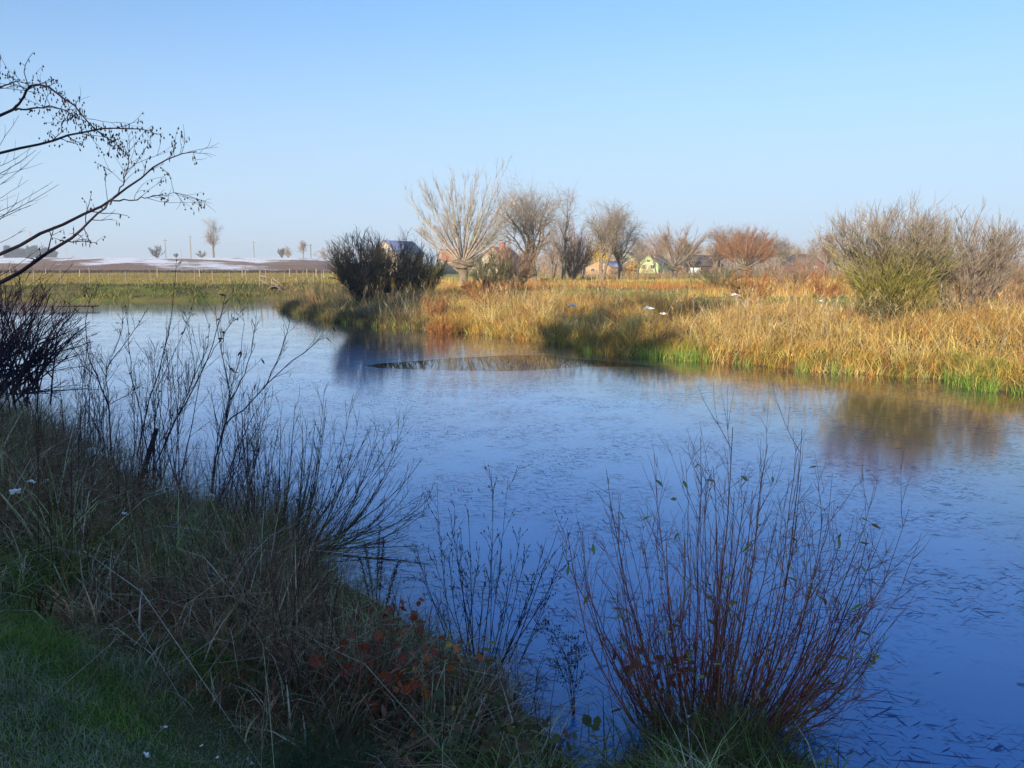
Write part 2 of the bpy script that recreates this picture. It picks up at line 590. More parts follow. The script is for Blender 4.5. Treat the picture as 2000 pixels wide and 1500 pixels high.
# ------------------------------------------------------------------ ice and open water
def ice_mat():
    m, nt, b, N, L = nmat('pond_ice')
    g = N.new('ShaderNodeNewGeometry')
    pos = g.outputs['Position']

    def needles(rot, sc, st, thr, w):
        rp = N.new('ShaderNodeMapping')
        rp.inputs['Rotation'].default_value = (0, 0, radians(rot))
        L.new(pos, rp.inputs[0])
        mp = N.new('ShaderNodeMapping')
        mp.inputs['Scale'].default_value = (1.0, st, 1.0)
        L.new(rp.outputs[0], mp.inputs[0])
        n = noise(nt, sc, 2.0, 0.55, mp.outputs[0], 0.0)
        r = ramp(nt, n.outputs[0], [(thr, (0, 0, 0)), (thr + w, (1, 1, 1))])
        return r.outputs[0]

    nd = None
    for rot, sc, st, thr in ((8, 3.9, 9.0, 0.61), (38, 4.3, 10.0, 0.62), (-34, 4.0, 10.0, 0.62), (80, 4.6, 8.0, 0.625)):
        x = needles(rot, sc, st, thr, 0.03)
        nd = x if nd is None else math_n(nt, 'MAXIMUM', nd, x)
    clus = ramp(nt, noise(nt, 0.7, 4, 0.6, pos, 0.3).outputs[0], [(0.38, (0, 0, 0)), (0.54, (1, 1, 1))])
    nd = math_n(nt, 'MULTIPLY', nd, clus.outputs[0])
    for rot, sc, st, thr in ((14, 3.2, 2.6, 0.66), (-24, 3.8, 3.0, 0.67)):       # broader flecks, their dim reflection painted dark
        nd = math_n(nt, 'MAXIMUM', nd, math_n(nt, 'MULTIPLY', needles(rot, sc, st, thr, 0.05), 0.8))
    frost = ramp(nt, noise(nt, 0.16, 5, 0.6, pos, 0.5).outputs[0], [(0.35, (0, 0, 0)), (0.65, (1, 1, 1))])
    fine = noise(nt, 38, 4, 0.7, pos)
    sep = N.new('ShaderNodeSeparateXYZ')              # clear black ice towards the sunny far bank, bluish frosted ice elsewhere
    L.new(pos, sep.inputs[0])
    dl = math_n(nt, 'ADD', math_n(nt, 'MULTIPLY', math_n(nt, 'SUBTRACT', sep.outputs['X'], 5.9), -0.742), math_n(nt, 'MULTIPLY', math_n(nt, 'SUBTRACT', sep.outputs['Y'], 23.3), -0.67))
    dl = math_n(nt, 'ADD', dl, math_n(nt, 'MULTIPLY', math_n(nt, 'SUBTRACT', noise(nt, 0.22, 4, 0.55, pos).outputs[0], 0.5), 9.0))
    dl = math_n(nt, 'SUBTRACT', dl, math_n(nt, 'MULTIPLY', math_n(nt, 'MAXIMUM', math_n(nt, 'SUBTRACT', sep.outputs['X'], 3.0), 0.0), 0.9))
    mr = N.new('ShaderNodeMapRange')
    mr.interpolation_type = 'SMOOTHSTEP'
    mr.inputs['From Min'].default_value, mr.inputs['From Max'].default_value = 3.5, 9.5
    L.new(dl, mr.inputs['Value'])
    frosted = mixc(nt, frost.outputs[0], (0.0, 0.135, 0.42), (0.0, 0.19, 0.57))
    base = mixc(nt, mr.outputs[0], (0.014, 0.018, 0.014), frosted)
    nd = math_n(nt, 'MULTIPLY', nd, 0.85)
    base = mixc(nt, nd, base, (0.002, 0.030, 0.13))  # dark base paints the dim reflection of the tilted needles
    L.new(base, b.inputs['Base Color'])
    rg = math_n(nt, 'ADD', math_n(nt, 'MULTIPLY', frost.outputs[0], 0.06), 0.08)
    rg = math_n(nt, 'ADD', rg, math_n(nt, 'MULTIPLY', nd, 0.12))
    L.new(rg, b.inputs['Roughness'])
    b.inputs['IOR'].default_value = 1.33
    inv = math_n(nt, 'SUBTRACT', 1.0, nd)
    L.new(math_n(nt, 'MULTIPLY', inv, math_n(nt, 'SUBTRACT', 1.0, math_n(nt, 'MULTIPLY', mr.outputs[0], 0.05))), b.inputs['Coat Weight'])
    L.new(math_n(nt, 'MULTIPLY', inv, 0.5), b.inputs['Specular IOR Level'])
    b.inputs['Coat Roughness'].default_value = 0.07
    b.inputs['Coat IOR'].default_value = 1.33
    h = math_n(nt, 'ADD', math_n(nt, 'MULTIPLY', nd, 1.0), math_n(nt, 'MULTIPLY', fine.outputs[0], 0.10))
    bp = N.new('ShaderNodeBump')
    bp.inputs['Strength'].default_value = 0.22
    bp.inputs['Distance'].default_value = 0.003
    L.new(h, bp.inputs['Height'])
    L.new(bp.outputs[0], b.inputs['Normal'])
    return m


def water_mat():
    m, nt, b, N, L = nmat('open_water')
    g = N.new('ShaderNodeNewGeometry')
    n = noise(nt, 1.5, 2, 0.5, g.outputs['Position'])
    b.inputs['Base Color'].default_value = (0.008, 0.012, 0.014, 1)
    b.inputs['Roughness'].default_value = 0.015
    b.inputs['IOR'].default_value = 1.34
    bp = N.new('ShaderNodeBump')
    bp.inputs['Strength'].default_value = 0.02
    bp.inputs['Distance'].default_value = 0.02
    L.new(n.outputs[0], bp.inputs['Height'])
    L.new(bp.outputs[0], b.inputs['Normal'])
    return m


hole_px = [(712, 714), (750, 709), (800, 706), (860, 702), (920, 698), (980, 695), (1030, 694), (1075, 695), (1110, 700), (1150, 703), (1200, 707), (1250, 712), (1290, 717),
           (1245, 717), (1200, 716), (1140, 716), (1090, 720), (1040, 723), (980, 725), (900, 724), (830, 722), (770, 720), (735, 718)]
hp = np.array([G(*p)[:2] for p in hole_px])
hole = []
for k in range(len(hp)):                       # ragged edge between the traced corners
    a, b_ = hp[k], hp[(k + 1) % len(hp)]
    n_ = 5
    for j in range(n_):
        q = a + (b_ - a) * j / n_
        hole.append(q + (RNG.normal(0, 0.035, 2) if j else 0))
hole = np.array(hole)
bm = bmesh.new()
outer = [bm.verts.new((x, y, 0)) for x, y in ((-75, 2.5), (33, 2.5), (33, 66), (-75, 66))]
inner = [bm.verts.new((x, y, 0)) for x, y in hole]
es = []
for ring in (outer, inner):
    for k in range(len(ring)): es.append(bm.edges.new((ring[k], ring[(k + 1) % len(ring)])))
bmesh.ops.triangle_fill(bm, edges=es, use_beauty=True)
low = [bm.verts.new((v.co.x, v.co.y, -0.004)) for v in inner]
for k in range(len(inner)):
    j = (k + 1) % len(inner)
    bm.faces.new((inner[k], low[k], low[j], inner[j]))
for f in bm.faces:
    if f.normal.z < 0: f.normal_flip()
me = bpy.data.meshes.new('pond_ice')
bm.to_mesh(me); bm.free()
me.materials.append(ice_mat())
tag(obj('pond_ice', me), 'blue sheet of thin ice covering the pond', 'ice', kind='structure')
wv = np.array([[-4.5, 16, -0.003], [10, 16, -0.003], [10, 32, -0.003], [-10, 32, -0.003]])
tag(mk('open_water', wv, np.array([[0, 1, 2, 3]]), water_mat()), 'lens of open water left in the ice', 'water', kind='structure')
# ------------------------------------------------------------------ houses, masts, fences and other built things
def mcol(name, c, **k): return mat_plain(name, c, **k)


def gable_house(name, label, loc, rz, w, l, hw, hr, wall_c, roof_c, windows=(), chimney=None, group=None, over=0.35, foundation=None, roof_name='roof', cat='house'):
    """gable wall looks along local -y; ridge runs along local y"""
    t = thing(name, label, cat, loc, rz, group)
    mw, mr = mcol(name + '_wall', wall_c, nscale=3, amt=0.12), mcol(name + '_roof', roof_c, nscale=4, amt=0.3, rough=0.6)
    x = w / 2
    prof = np.array([[-x, -0.6], [x, -0.6], [x, hw], [0, hw + hr], [-x, hw]])
    V = np.concatenate([np.c_[prof[:, 0], np.zeros(5), prof[:, 1]], np.c_[prof[:, 0], np.full(5, l), prof[:, 1]]])
    g = Geo()
    g.add(V, [[0, 1, 6, 5], [1, 2, 7, 6], [2, 3, 8, 7], [3, 4, 9, 8], [4, 0, 5, 9]])
    g.add(V, [[4, 2, 3], [9, 8, 7]])
    g.add(V, [[0, 4, 2, 1], [5, 6, 7, 9]])
    g.build('wall', mw, t)
    g = Geo()
    sl = math.hypot(x, hr)
    for s in (-1, 1):
        d = np.array([s * x, 0, -hr]) / sl
        n = np.array([s * hr, 0, x]) / sl
        a = np.array([0, 0, hw + hr]) + n * 0.02
        b = a + d * (sl + over)
        th = n * 0.14
        q = [a, b, b + th, a + th]
        Vq = np.array([p + np.array([0, yy, 0]) for yy in (-over, l + over) for p in q])
        g.add(Vq, [[0, 1, 2, 3], [7, 6, 5, 4], [0, 4, 5, 1], [1, 5, 6, 2], [2, 6, 7, 3], [3, 7, 4, 0]])
    rf = g.build(roof_name, mr, t)
    if chimney:
        cy, ch, cw, cc = chimney
        Geo().box((0.35 * x, cy, hw + hr * .8 + ch / 2), (cw, cw * 1.3, ch + hr * .6)).build('chimney', mcol(name + '_chimney', cc, nscale=8), rf)
    for (cx, cz, ww, wh) in windows:
        f = Geo()
        for dx, dz, sx, sz in ((0, wh / 2, ww + .16, .1), (0, -wh / 2, ww + .16, .1), (-ww / 2, 0, .1, wh - .1), (ww / 2, 0, .1, wh - .1), (0, 0, .06, wh - .1)):
            f.box((cx + dx, -0.035, cz + dz), (sx, 0.07, sz))
        fo = f.build('window', M_WHITE, t)
        Geo().box((cx, -0.012, cz), (ww - .08, 0.02, wh - .08)).build('pane', M_GLASS, fo)
    return t


def at(px, py, y):
    p = W(px, py, y)
    return p


def base_at(px, y):
    """ground point under the photo column px at distance y"""
    x = (px - 1000) / FPX * (y * cos(PITCH) + 0.15)
    return np.array([x, y, gz(x, y)])


b = base_at(752, 195)
gable_house('beige_house', 'beige gabled house with dark window gaps and blue roof behind the dark bushes', b + [0, 0, -0.3], radians(-24), 6.4, 12.5, 5.0, 2.9, (0.42, 0.36, 0.25), (0.15, 0.19, 0.34),
            [(-.7, 5.7, 1.5, 1.3), (1.2, 5.6, .9, 1.2), (-1.7, 2.6, 1.1, 1.2), (1.5, 2.6, 1.1, 1.2)])
b = base_at(862, 225)
gable_house('red_roofed_house', 'house with plain red tiled roof showing behind the pollard willow', b, radians(-70), 7, 8, 3.6, 3.0, (0.4, 0.33, 0.25), (0.32, 0.13, 0.08), [(0, 2.2, 1.2, 1.2)])
b = base_at(962, 180)
t_ = gable_house('cream_house', 'cream house with red brick chimney block beside the leaning willow', b, radians(-22), 7.4, 9.5, 3.2, 3.0, (0.42, 0.36, 0.27), (0.26, 0.13, 0.10),
                 [(-1.4, 2.2, 1.2, 1.3), (1.5, 2.2, 1.2, 1.3), (0, 4.4, 1.0, 1.0)], chimney=(2.5, .9, 1.0, (0.36, 0.16, 0.11)))
b = base_at(1168, 210)
gable_house('yellow_house', 'low house with white gable and orange wall behind the forked tree', b, radians(-12), 6, 7, 1.9, 1.5, (0.42, 0.27, 0.15), (0.35, 0.31, 0.28), [(-1.3, 1.1, 1.0, .9), (1.4, 1.1, 1.0, .9)])
b = base_at(1222, 290)
gable_house('pale_green_house', 'tall pale green house half hidden by bare branches', b, radians(-20), 6.5, 8, 4.4, 2.2, (0.36, 0.44, 0.32), (0.10, 0.13, 0.2), [(-1.5, 2.2, 1.2, 1.3), (1.6, 2.2, 1.2, 1.3), (0, 4.2, 1.0, 1.0)])
b = base_at(1266, 235)
gable_house('lime_house', 'bright lime green gabled house with dark frosted roof', b, radians(-30), 6.0, 9, 2.7, 2.6, (0.42, 0.53, 0.25), (0.09, 0.11, 0.17), [(-1.3, 1.8, 1.0, 1.1), (1.3, 1.8, 1.0, 1.1), (0.1, 3.5, .8, .8)], chimney=(2, .9, .5, (0.7, 0.68, 0.65)))
b = base_at(1238, 222)
gable_house('shed', 'dark low shed with blue roof in front of the lime green house', b, radians(62), 4.2, 7, 1.9, 1.3, (0.09, 0.08, 0.085), (0.16, 0.22, 0.42), [(0, 1.2, .8, .7)], cat='shed')
b = base_at(1343, 215)
gable_house('brown_barn', 'brown wooden barn between the double-stemmed tree and the brown thicket', b, radians(-58), 7.0, 9, 2.2, 2.6, (0.14, 0.09, 0.07), (0.10, 0.075, 0.065), [(0, 1.7, 1.0, 1.0)], cat='barn')
b = base_at(1583, 235)
gable_house('red_brick_house', 'red brick house with steep brown roof among grey trees', b, radians(12), 8.5, 9, 2.4, 2.9, (0.20, 0.10, 0.075), (0.13, 0.075, 0.065), [(-1.8, 1.4, 1.1, 1.1), (1.8, 1.4, 1.1, 1.1)])

# trailer beside the barn
b = base_at(1357, 190)
t = thing('trailer', 'small pale box trailer parked beside the brown barn', 'trailer', b, radians(-10))
Geo().box((0, 0, 1.15), (2.6, 1.5, 1.3)).build('body', mcol('trailer_body', (0.55, 0.58, 0.58), amt=.1), t)
Geo().box((0, 0, .47), (2.7, 1.4, .08)).build('chassis', M_WIRE, t)
for s in (-1, 1):
    w_ = Geo().tube([(s * .6, -.80, .32), (s * .6, -.62, .32)], [.32, .32], 14).build('wheel', mcol('tyre%d' % s, (0.02, .02, .02)), t)
    Geo().tube([(s * .6, -.815, .32), (s * .6, -.79, .32)], [.17, .17], 12).build('rim', M_STEEL, w_)

# mobile phone mast behind the willow
b = base_at(1004, 330)
mh = W(1004, 400, 330)[2] - b[2]
t = thing('radio_mast', 'slim lattice radio mast with white antennas above the willows', 'mast', b)
g = Geo()
for k in range(3):
    a0 = 2 * pi * k / 3
    a1 = 2 * pi * (k + 1) / 3
    f = lambda a, z: np.array([cos(a) * (0.75 - 0.35 * z / mh), sin(a) * (0.75 - 0.35 * z / mh), z])
    g.bar(f(a0, 0), f(a0, mh), .16, .16)
    for j in range(12):
        z0, z1 = mh * j / 12, mh * (j + 1) / 12
        g.bar(f(a0, z0), f(a1, z1), .07, .07)
g.build('lattice_tower', M_STEEL, t)
for k in range(3):
    a = 2 * pi * k / 3 + .6
    Geo().box((cos(a) * .95, sin(a) * .95, mh + .9), (.55, .4, 2.4), rz=a).build('antenna', M_WHITE, t)
Geo().tube([(0, 0, mh), (0, 0, mh + 3.4)], [.09, .05], 8).build('top_pole', M_STEEL, t)

# power line across the field
poles = [(325, 466, 395, 'thin timber power pole beside the dark round field bush'), (374, 459, 380, 'timber power pole just beside the tall three-stemmed tree'),
         (497, 470, 420, 'timber power pole standing alone midway along the snowy ridge'), (608, 476, 440, 'timber power pole beyond the small round field tree'),
         (355, 486, 900, 'tiny distant power pole between the two nearer ones')]
for px, top, y, lab in poles:
    b = base_at(px, y)
    h = W(px, top, y)[2] - b[2]
    t = thing('power_pole', lab, 'power pole', b, group='power poles along the field ridge')
    Geo().tube([(0, 0, -.5), (0, 0, h)], [.24, .17], 8).build('pole', M_WOOD, t)
    Geo().box((0, -.2, h - .9), (2.6, .16, .2)).build('crossarm', M_WOOD, t)
    for s in (-1.1, 0, 1.1):
        Geo().tube([(s, -.2, h - .8), (s, -.2, h - .45)], [.08, .06], 6).build('insulator', M_WHITE, t)
for px, top, y, lab in ((63, 452, 1150, 'tall steel pylon above the distant blue wood'), (131, 484, 1900, 'tiny far steel pylon beside the distant blue wood')):
    b = base_at(px, y)
    h = W(px, top, y)[2] - b[2]
    t = thing('pylon', lab, 'pylon', b, group='pylons on the horizon')
    g = Geo()
    f = lambda sx, sy, z: np.array([sx, sy, 0]) * (h * .11 * (1 - z / h) + .4) + np.array([0, 0, z])
    for sx in (-1, 1):
        for sy in (-1, 1):
            g.bar(f(sx, sy, 0), f(sx, sy, h), .5, .5)
    for j in range(6):
        g.bar(f(-1, -1, h * j / 6), f(1, -1, h * (j + 1) / 6), .25, .25)
        g.bar(f(1, -1, h * j / 6), f(-1, -1, h * (j + 1) / 6), .25, .25)
    g.build('lattice_tower', M_STEEL, t)
    for z in (.78, .92):
        Geo().box((0, 0, h * z), (h * .32, .5, .5)).build('crossarm', M_STEEL, t)


def fence(name, label, pts, hts, strands, mat):
    base = pts[0]
    t = thing(name, label, 'fence', base)
    pm = mesh('post', *(lambda g: (np.concatenate(g.V), g.faces()))(Geo().tube([(0, 0, -.3), (0, 0, .55), (0, 0, 1.0)], [.042, .04, .036], 6)), mat)
    for p, h in zip(pts, hts):
        o = obj('post', pm, t, p - base)
        o.scale = (RNG.uniform(.85, 1.3), RNG.uniform(.85, 1.3), h)
        o.rotation_euler = (RNG.normal(0, .03), RNG.normal(0, .03), RNG.uniform(0, 3))
    for f in strands:
        P = np.array([p - base + [0, -.05, h * f] for p, h in zip(pts, hts)])
        mk('wire', *tubes(P[None], np.full((1, len(P)), .006), 3), M_WIRE, t)


pxs = [8, 66, 118, 175, 213, 246, 294, 345, 380, 415, 449, 482, 520, 556, 580, 592, 612, 628]
fence('front_fence', 'post and wire fence along the top of the green bank', [base_at(p, 76 + RNG.uniform(-.4, .4)) for p in pxs], [RNG.uniform(.95, 1.15) * (1.25 if p in (175, 482) else 1) for p in pxs], (.45, .9), M_WOOD)
pxs = [20, 90, 155, 307, 390, 473, 565, 600, 617, 632, 650]
fence('rear_fence', 'second row of pale fence posts crossing the meadow before the ditch', [base_at(p, 98 + RNG.uniform(-.4, .4)) for p in pxs], [RNG.uniform(.9, 1.15) for p in pxs], (.5, .92), M_PALEWOOD)
pxs = list(range(1180, 1420, 17))
fence('garden_fence', 'low pale picket posts in front of the village gardens', [base_at(p + RNG.uniform(-3, 3), 165) for p in pxs], [RNG.uniform(1.0, 1.5) for p in pxs], (.5, .92), M_PALEWOOD)

# culvert and its handrail
b = G(536, 574, 0.35)
b[2] = 0
t = thing('culvert', 'round concrete culvert mouth at the end of the pond', 'culvert', b, radians(4))
th = np.linspace(0, 2 * pi, 25)[:-1]
g = Geo()
ro, ri, z0 = .62, .53, .40
ring = lambda r, y: np.c_[np.cos(th) * r, np.full(24, y), np.sin(th) * r + z0]
Vr = np.concatenate([ring(ro, 0), ring(ri, 0), ring(ri, 2.5), ring(ro, 2.5)])
k = np.arange(24)
k2 = (k + 1) % 24
for a, c in ((0, 1), (1, 2), (2, 3), (3, 0)):
    g.add(Vr, np.stack([a * 24 + k, a * 24 + k2, c * 24 + k2, c * 24 + k], 1)) if a == 0 else g.F4.append(np.stack([a * 24 + k, a * 24 + k2, c * 24 + k2, c * 24 + k], 1))
g.build('pipe_ring', mcol('old_concrete', (0.17, 0.14, 0.11)), t, smooth=False)
Geo().tube([(0, .45, z0), (0, .5, z0)], [ri, ri], 20).build('shade_disc', M_BARK_DARK, t)  # dark disc painting the shade inside the pipe
r0 = b + np.array([-.9, 1.3, 0])
t = thing('handrail', 'pale timber handrail sloping down beside the culvert', 'handrail', r0)
zt = gz(r0[0], r0[1])
L_ = lambda px, py: W(px, py, r0[1]) - r0
for p0, p1, s in (((508, 552), (508, 528), .10), ((531, 556), (531, 543), .09), ((551, 562), (551, 555), .08)):
    Geo().bar(L_(p0[0], p0[1] + 6), L_(*p1), s, s).build('post', M_WOOD, t)
for p0, p1 in (((508, 538), (532, 543)), ((532, 543), (553, 557)), ((508, 546), (528, 557)), ((530, 551), (550, 561))):
    Geo().bar(L_(*p0) + [0, -.09, 0], L_(*p1) + [0, -.09, 0], .045, .08).build('rail', M_WOOD, t)

# plank jetty
a, c = G(-60, 601, .22), G(188, 598, .22)
t = thing('jetty', 'low brown plank jetty over the ice behind the thicket', 'jetty', [a[0], a[1], 0])
o_ = np.array([a[0], a[1], 0])
for dy in (0, .32):
    Geo().bar(a - o_ + [0, dy, 0], c - o_ + [0, dy, 0], .28, .06).build('plank', M_BROWNWOOD, t)
for f in (.08, .40, .64, .96):
    p = (a + (c - a) * f) - o_
    Geo().tube([p + [0, .1, -.5], p + [0, .1, -.035]], [.07, .07], 7).build('post', M_BROWNWOOD, t)

# ------------------------------------------------------------------ trees
def lin(a, b, n): return np.linspace(0, 1, n)[:, None] * (np.asarray(b) - np.asarray(a)) + np.asarray(a)


def emit(g, P, R, sides, cols):
    V, F = tubes(P, R, sides)
    g.add(V, F, np.repeat(cols, P.shape[1] * sides, axis=0))


TW = {'grey': [(0.34, 0.28, 0.22), (0.40, 0.34, 0.27), (0.26, 0.21, 0.17)], 'brown': [(0.31, 0.20, 0.13), (0.37, 0.25, 0.165), (0.23, 0.15, 0.105)],
      'dark': [(0.085, 0.07, 0.06), (0.125, 0.10, 0.08), (0.10, 0.095, 0.055)], 'orange': [(0.34, 0.145, 0.055), (0.42, 0.19, 0.07), (0.27, 0.12, 0.06)],
      'red': [(0.30, 0.13, 0.065), (0.36, 0.18, 0.08), (0.24, 0.11, 0.06)], 'olive': [(0.13, 0.135, 0.06), (0.17, 0.16, 0.08), (0.12, 0.105, 0.07)],
      'pale': [(0.38, 0.33, 0.27), (0.44, 0.38, 0.31), (0.30, 0.26, 0.21)]}


def broad_tree(rng, name, label, base, H, Wd, kind, trunk_r=.22, fork=.22, ntrunk=1, nl=(10, 9, 10), tw=0.018, spread=40, group=None, lean=0.0, detail=1.0, mat=None, cat='tree'):
    """bare deciduous tree: tapered trunk with limbs (trunk) and the fine branchwork (crown)"""
    t = thing(name, label, cat, base, group=group)
    gt, gc = Geo(), Geo()
    LP, LR = [], []
    for k in range(ntrunk):
        off = rng.normal(0, .25 if ntrunk > 1 else 0, 3) * [1, 1, 0]
        tilt = rng.normal(0, .10 if ntrunk > 1 else .04, 2) + [lean, 0] + (off[:2] * .5)
        n = 7
        z = np.linspace(-.3, max(.5 * H, H - .40 * Wd), n)
        P = np.c_[off[0] + tilt[0] * z + rng.normal(0, .012 * H, n) * np.linspace(0, 1, n), off[1] + tilt[1] * z + rng.normal(0, .012 * H, n) * np.linspace(0, 1, n), z]
        R = trunk_r * np.linspace(1, .10, n) ** 0.9
        gt.tube(P, R, 7)
        LP.append(P); LR.append(R)
    P0, R0 = np.array(LP), np.array(LR)
    c3 = lambda n: palette(rng, TW[kind], n)
    P1, R1 = spawn(rng, P0, R0, nl[0], max(fork, .34), 1.0, spread, 10, Wd * .60, .22, .45, .20, .17, 6, .62, tw * 2.2, .25, .05)
    V, F = tubes(P1, R1, 5)
    gt.add(V, F)
    P2, R2 = spawn(rng, P1, R1, max(2, int(nl[1] * detail)), .2, 1.0, 42, 13, Wd * .30, .25, .35, .12, .20, 5, .55, tw * .95, .3, .03)
    emit(gc, P2, R2, 3, c3(len(P2)))
    P3, R3 = spawn(rng, P2, R2, max(2, int(nl[2] * detail)), .2, 1.0, 45, 14, Wd * .17, .3, .3, .02, .24, 2, .6, tw * .5, .4, .02)
    emit(gc, P3, R3, 3, c3(len(P3)))
    gt.build('trunk', mat or M_BARK, t, True)
    gc.build('crown', M_TWIG, t)
    return t


def fan_shrub(rng, name, label, base, H, Wd, kind, nstem=26, n2=7, n3=4, r=.035, tw=.012, stem_kind=None, group=None, low=0.0, wander=.10, green=None, cat='bush', flat=.9, depth=.8, rim=.39):
    """many-stemmed bush: stems fan out from one stool"""
    t = thing(name, label, cat, base, group=group)
    gs, gc = Geo(), Geo()
    n = 7
    az = rng.uniform(0, 2 * pi, nstem)
    rad = rng.uniform(0.0, 1, nstem) ** .42
    tip = np.c_[np.cos(az) * rad * Wd / 2, np.sin(az) * rad * Wd / 2 * depth, H * flat * (rim + (1 - rim) * np.sqrt(np.maximum(0, 1 - rad ** 2))) * rng.uniform(.84, 1.0, nstem) + low]
    bs = np.c_[np.cos(az) * rad * .16, np.sin(az) * rad * .16, np.full(nstem, -.15)] * min(1, H / 3)
    ctrl = bs + (tip - bs) * [.45, .45, .35] + np.c_[np.zeros(nstem), np.zeros(nstem), rng.uniform(-.05, .12, nstem) * H]
    tt = np.linspace(0, 1, n)[None, :, None]
    P = (1 - tt) ** 2 * bs[:, None] + 2 * tt * (1 - tt) * ctrl[:, None] + tt ** 2 * tip[:, None]
    P[:, 1:] += rng.normal(0, .012 * H, P[:, 1:].shape)
    R = (r * rng.uniform(.6, 1.2, nstem))[:, None] * np.linspace(1, .25, n)[None]
    c = palette(rng, TW[stem_kind or kind], nstem)
    emit(gs, P, R, 5, c)
    L1 = np.linalg.norm(tip - bs, axis=1)
    P2, R2 = spawn(rng, P, R, n2, .25, 1.0, 26, 9, L1 * .36, .25, .35, .16, wander, 4, .6, tw * 1.2, .35, .03)
    c2 = palette(rng, TW[kind], len(P2))
    P3, R3 = spawn(rng, P2, R2, n3, .25, 1.0, 30, 10, H * .15, .3, .3, .2, wander * 1.4, 2, .6, tw * .8, .4, .03)
    c3 = palette(rng, TW[kind], len(P3))
    if green is not None:                      # lichen-green lower branches
        for PP, cc in ((P2, c2), (P3, c3)):
            f = 1 - sstep(green * .75, green * 1.25, PP[:, 0, 2] + rng.normal(0, .12 * H, len(PP)))
            gcol = palette(rng, [(0.31, 0.30, 0.07), (0.37, 0.34, 0.10), (0.24, 0.23, 0.07)], len(PP))
            cc[:] = cc * (1 - f[:, None]) + gcol * f[:, None]
    emit(gc, P2, R2, 3, c2)
    emit(gc, P3, R3, 3, c3)
    gs.build('stem_fan', M_TWIG, t)
    gc.build('crown', M_TWIG, t)
    return t


rt = lambda k: np.random.default_rng(k)

# pollard willow: short thick trunk, knobbly head, long straight shoots
def pollard(rng, name, label, base, trunk_h, trunk_r, nshoot, Lmin, Lmax, amax, kind, tw=.022, n2=7, n3=4, group=None, top_bias=None):
    t = thing(name, label, 'tree', base, group=group)
    g = Geo()
    n = 8
    z = np.linspace(-.3, trunk_h, n)
    P = np.c_[.06 * np.sin(z * 1.3), .05 * np.cos(z * 2), z]
    g.tube(P, trunk_r * np.array([1.35, 1.05, .9, .85, .85, .95, 1.2, 1.3]), 12)
    g.build('trunk', M_BARK, t, True)
    bm = bmesh.new()
    bmesh.ops.create_icosphere(bm, subdivisions=4, radius=1)
    for v in bm.verts:
        p = v.co
        k = 1 + .22 * math.sin(p.x * 5 + 1) * math.sin(p.y * 6 + 2) + .16 * math.sin(p.z * 9 + p.x * 4) + .12 * math.sin(p.y * 13)
        v.co = (p.x * k * trunk_r * 2.1, p.y * k * trunk_r * 1.9, p.z * k * trunk_r * 1.15 + trunk_h + trunk_r * .35)
    me = bpy.data.meshes.new('head_knob')
    bm.to_mesh(me); bm.free()
    me.materials.append(M_BARK)
    obj('head_knob', me, t)
    az = rng.uniform(0, 2 * pi, nshoot)
    an = np.radians(amax) * np.sqrt(rng.uniform(.0, 1, nshoot))
    L = rng.uniform(Lmin, Lmax, nshoot) * (1 - (.42 if amax < 65 else .22) * (an / np.radians(amax)) ** 1.5)
    if top_bias is not None: L *= top_bias(np.cos(az) * an / np.radians(amax))
    d = np.c_[np.sin(an) * np.cos(az), np.sin(an) * np.sin(az), np.cos(an)]
    s0 = np.array([0, 0, trunk_h + trunk_r * .3]) + d * trunk_r * 1.4
    m = 8
    tt = np.linspace(0, 1, m)[None, :, None]
    P = s0[:, None] + d[:, None] * L[:, None, None] * tt
    P[..., 2] += (L * .10 * np.sin(an))[:, None] * (tt[..., 0] ** 2 * 1.6 - .3 * tt[..., 0])
    P[:, 1:] += np.cumsum(rng.normal(0, .035, (nshoot, m - 1, 3)), axis=1)
    R = (rng.uniform(.05, .095, nshoot) * trunk_r / .55)[:, None] * np.linspace(1, .18, m)[None]
    gs = Geo()
    emit(gs, P, R, 5, palette(rng, TW['pale'], nshoot))
    gs.build('shoot_fan', M_TWIG, t)
    gc = Geo()
    P2, R2 = spawn(rng, P, R, n2, .3, 1.0, 19, 7, L * .26, .3, .4, .12, .05, 4, .6, tw, .35, .02)
    emit(gc, P2, R2, 3, palette(rng, TW[kind], len(P2)))
    P3, R3 = spawn(rng, P2, R2, n3, .3, 1.0, 24, 9, 1.0, .3, .3, .1, .09, 2, .6, tw * .6, .4, .02)
    emit(gc, P3, R3, 3, palette(rng, TW[kind], len(P3)))
    gc.build('crown', M_TWIG, t)
    return t


pollard(rt(11), 'pollard_willow', 'big pollard willow with knobbly head and tall fan of pale shoots', base_at(904, 86), 1.95, .55, 54, 6.6, 10.2, 63, 'pale', n2=9, n3=5,
        top_bias=lambda u: 1 - .16 * np.exp(-((u - .05) / .12) ** 2) + .10 * np.exp(-((u - .35) / .1) ** 2))

# dark waterside bushes on the spit
fan_shrub(rt(21), 'dark_bush', 'dense black-stemmed bush at the tip of the spit', base_at(706, 47) + [0, 0, 0], 3.9, 4.0, 'dark', 64, 10, 5, .045, .014, depth=.9)
fan_shrub(rt(22), 'dark_bush', 'dark bare bush in front of the beige house gable', base_at(768, 50), 4.1, 3.7, 'dark', 44, 9, 5, .035, .013)
fan_shrub(rt(23), 'dark_bush', 'spreading dark olive bush between the house and the pollard willow', base_at(828, 52), 3.4, 3.4, 'olive', 44, 9, 5, .03, .013)
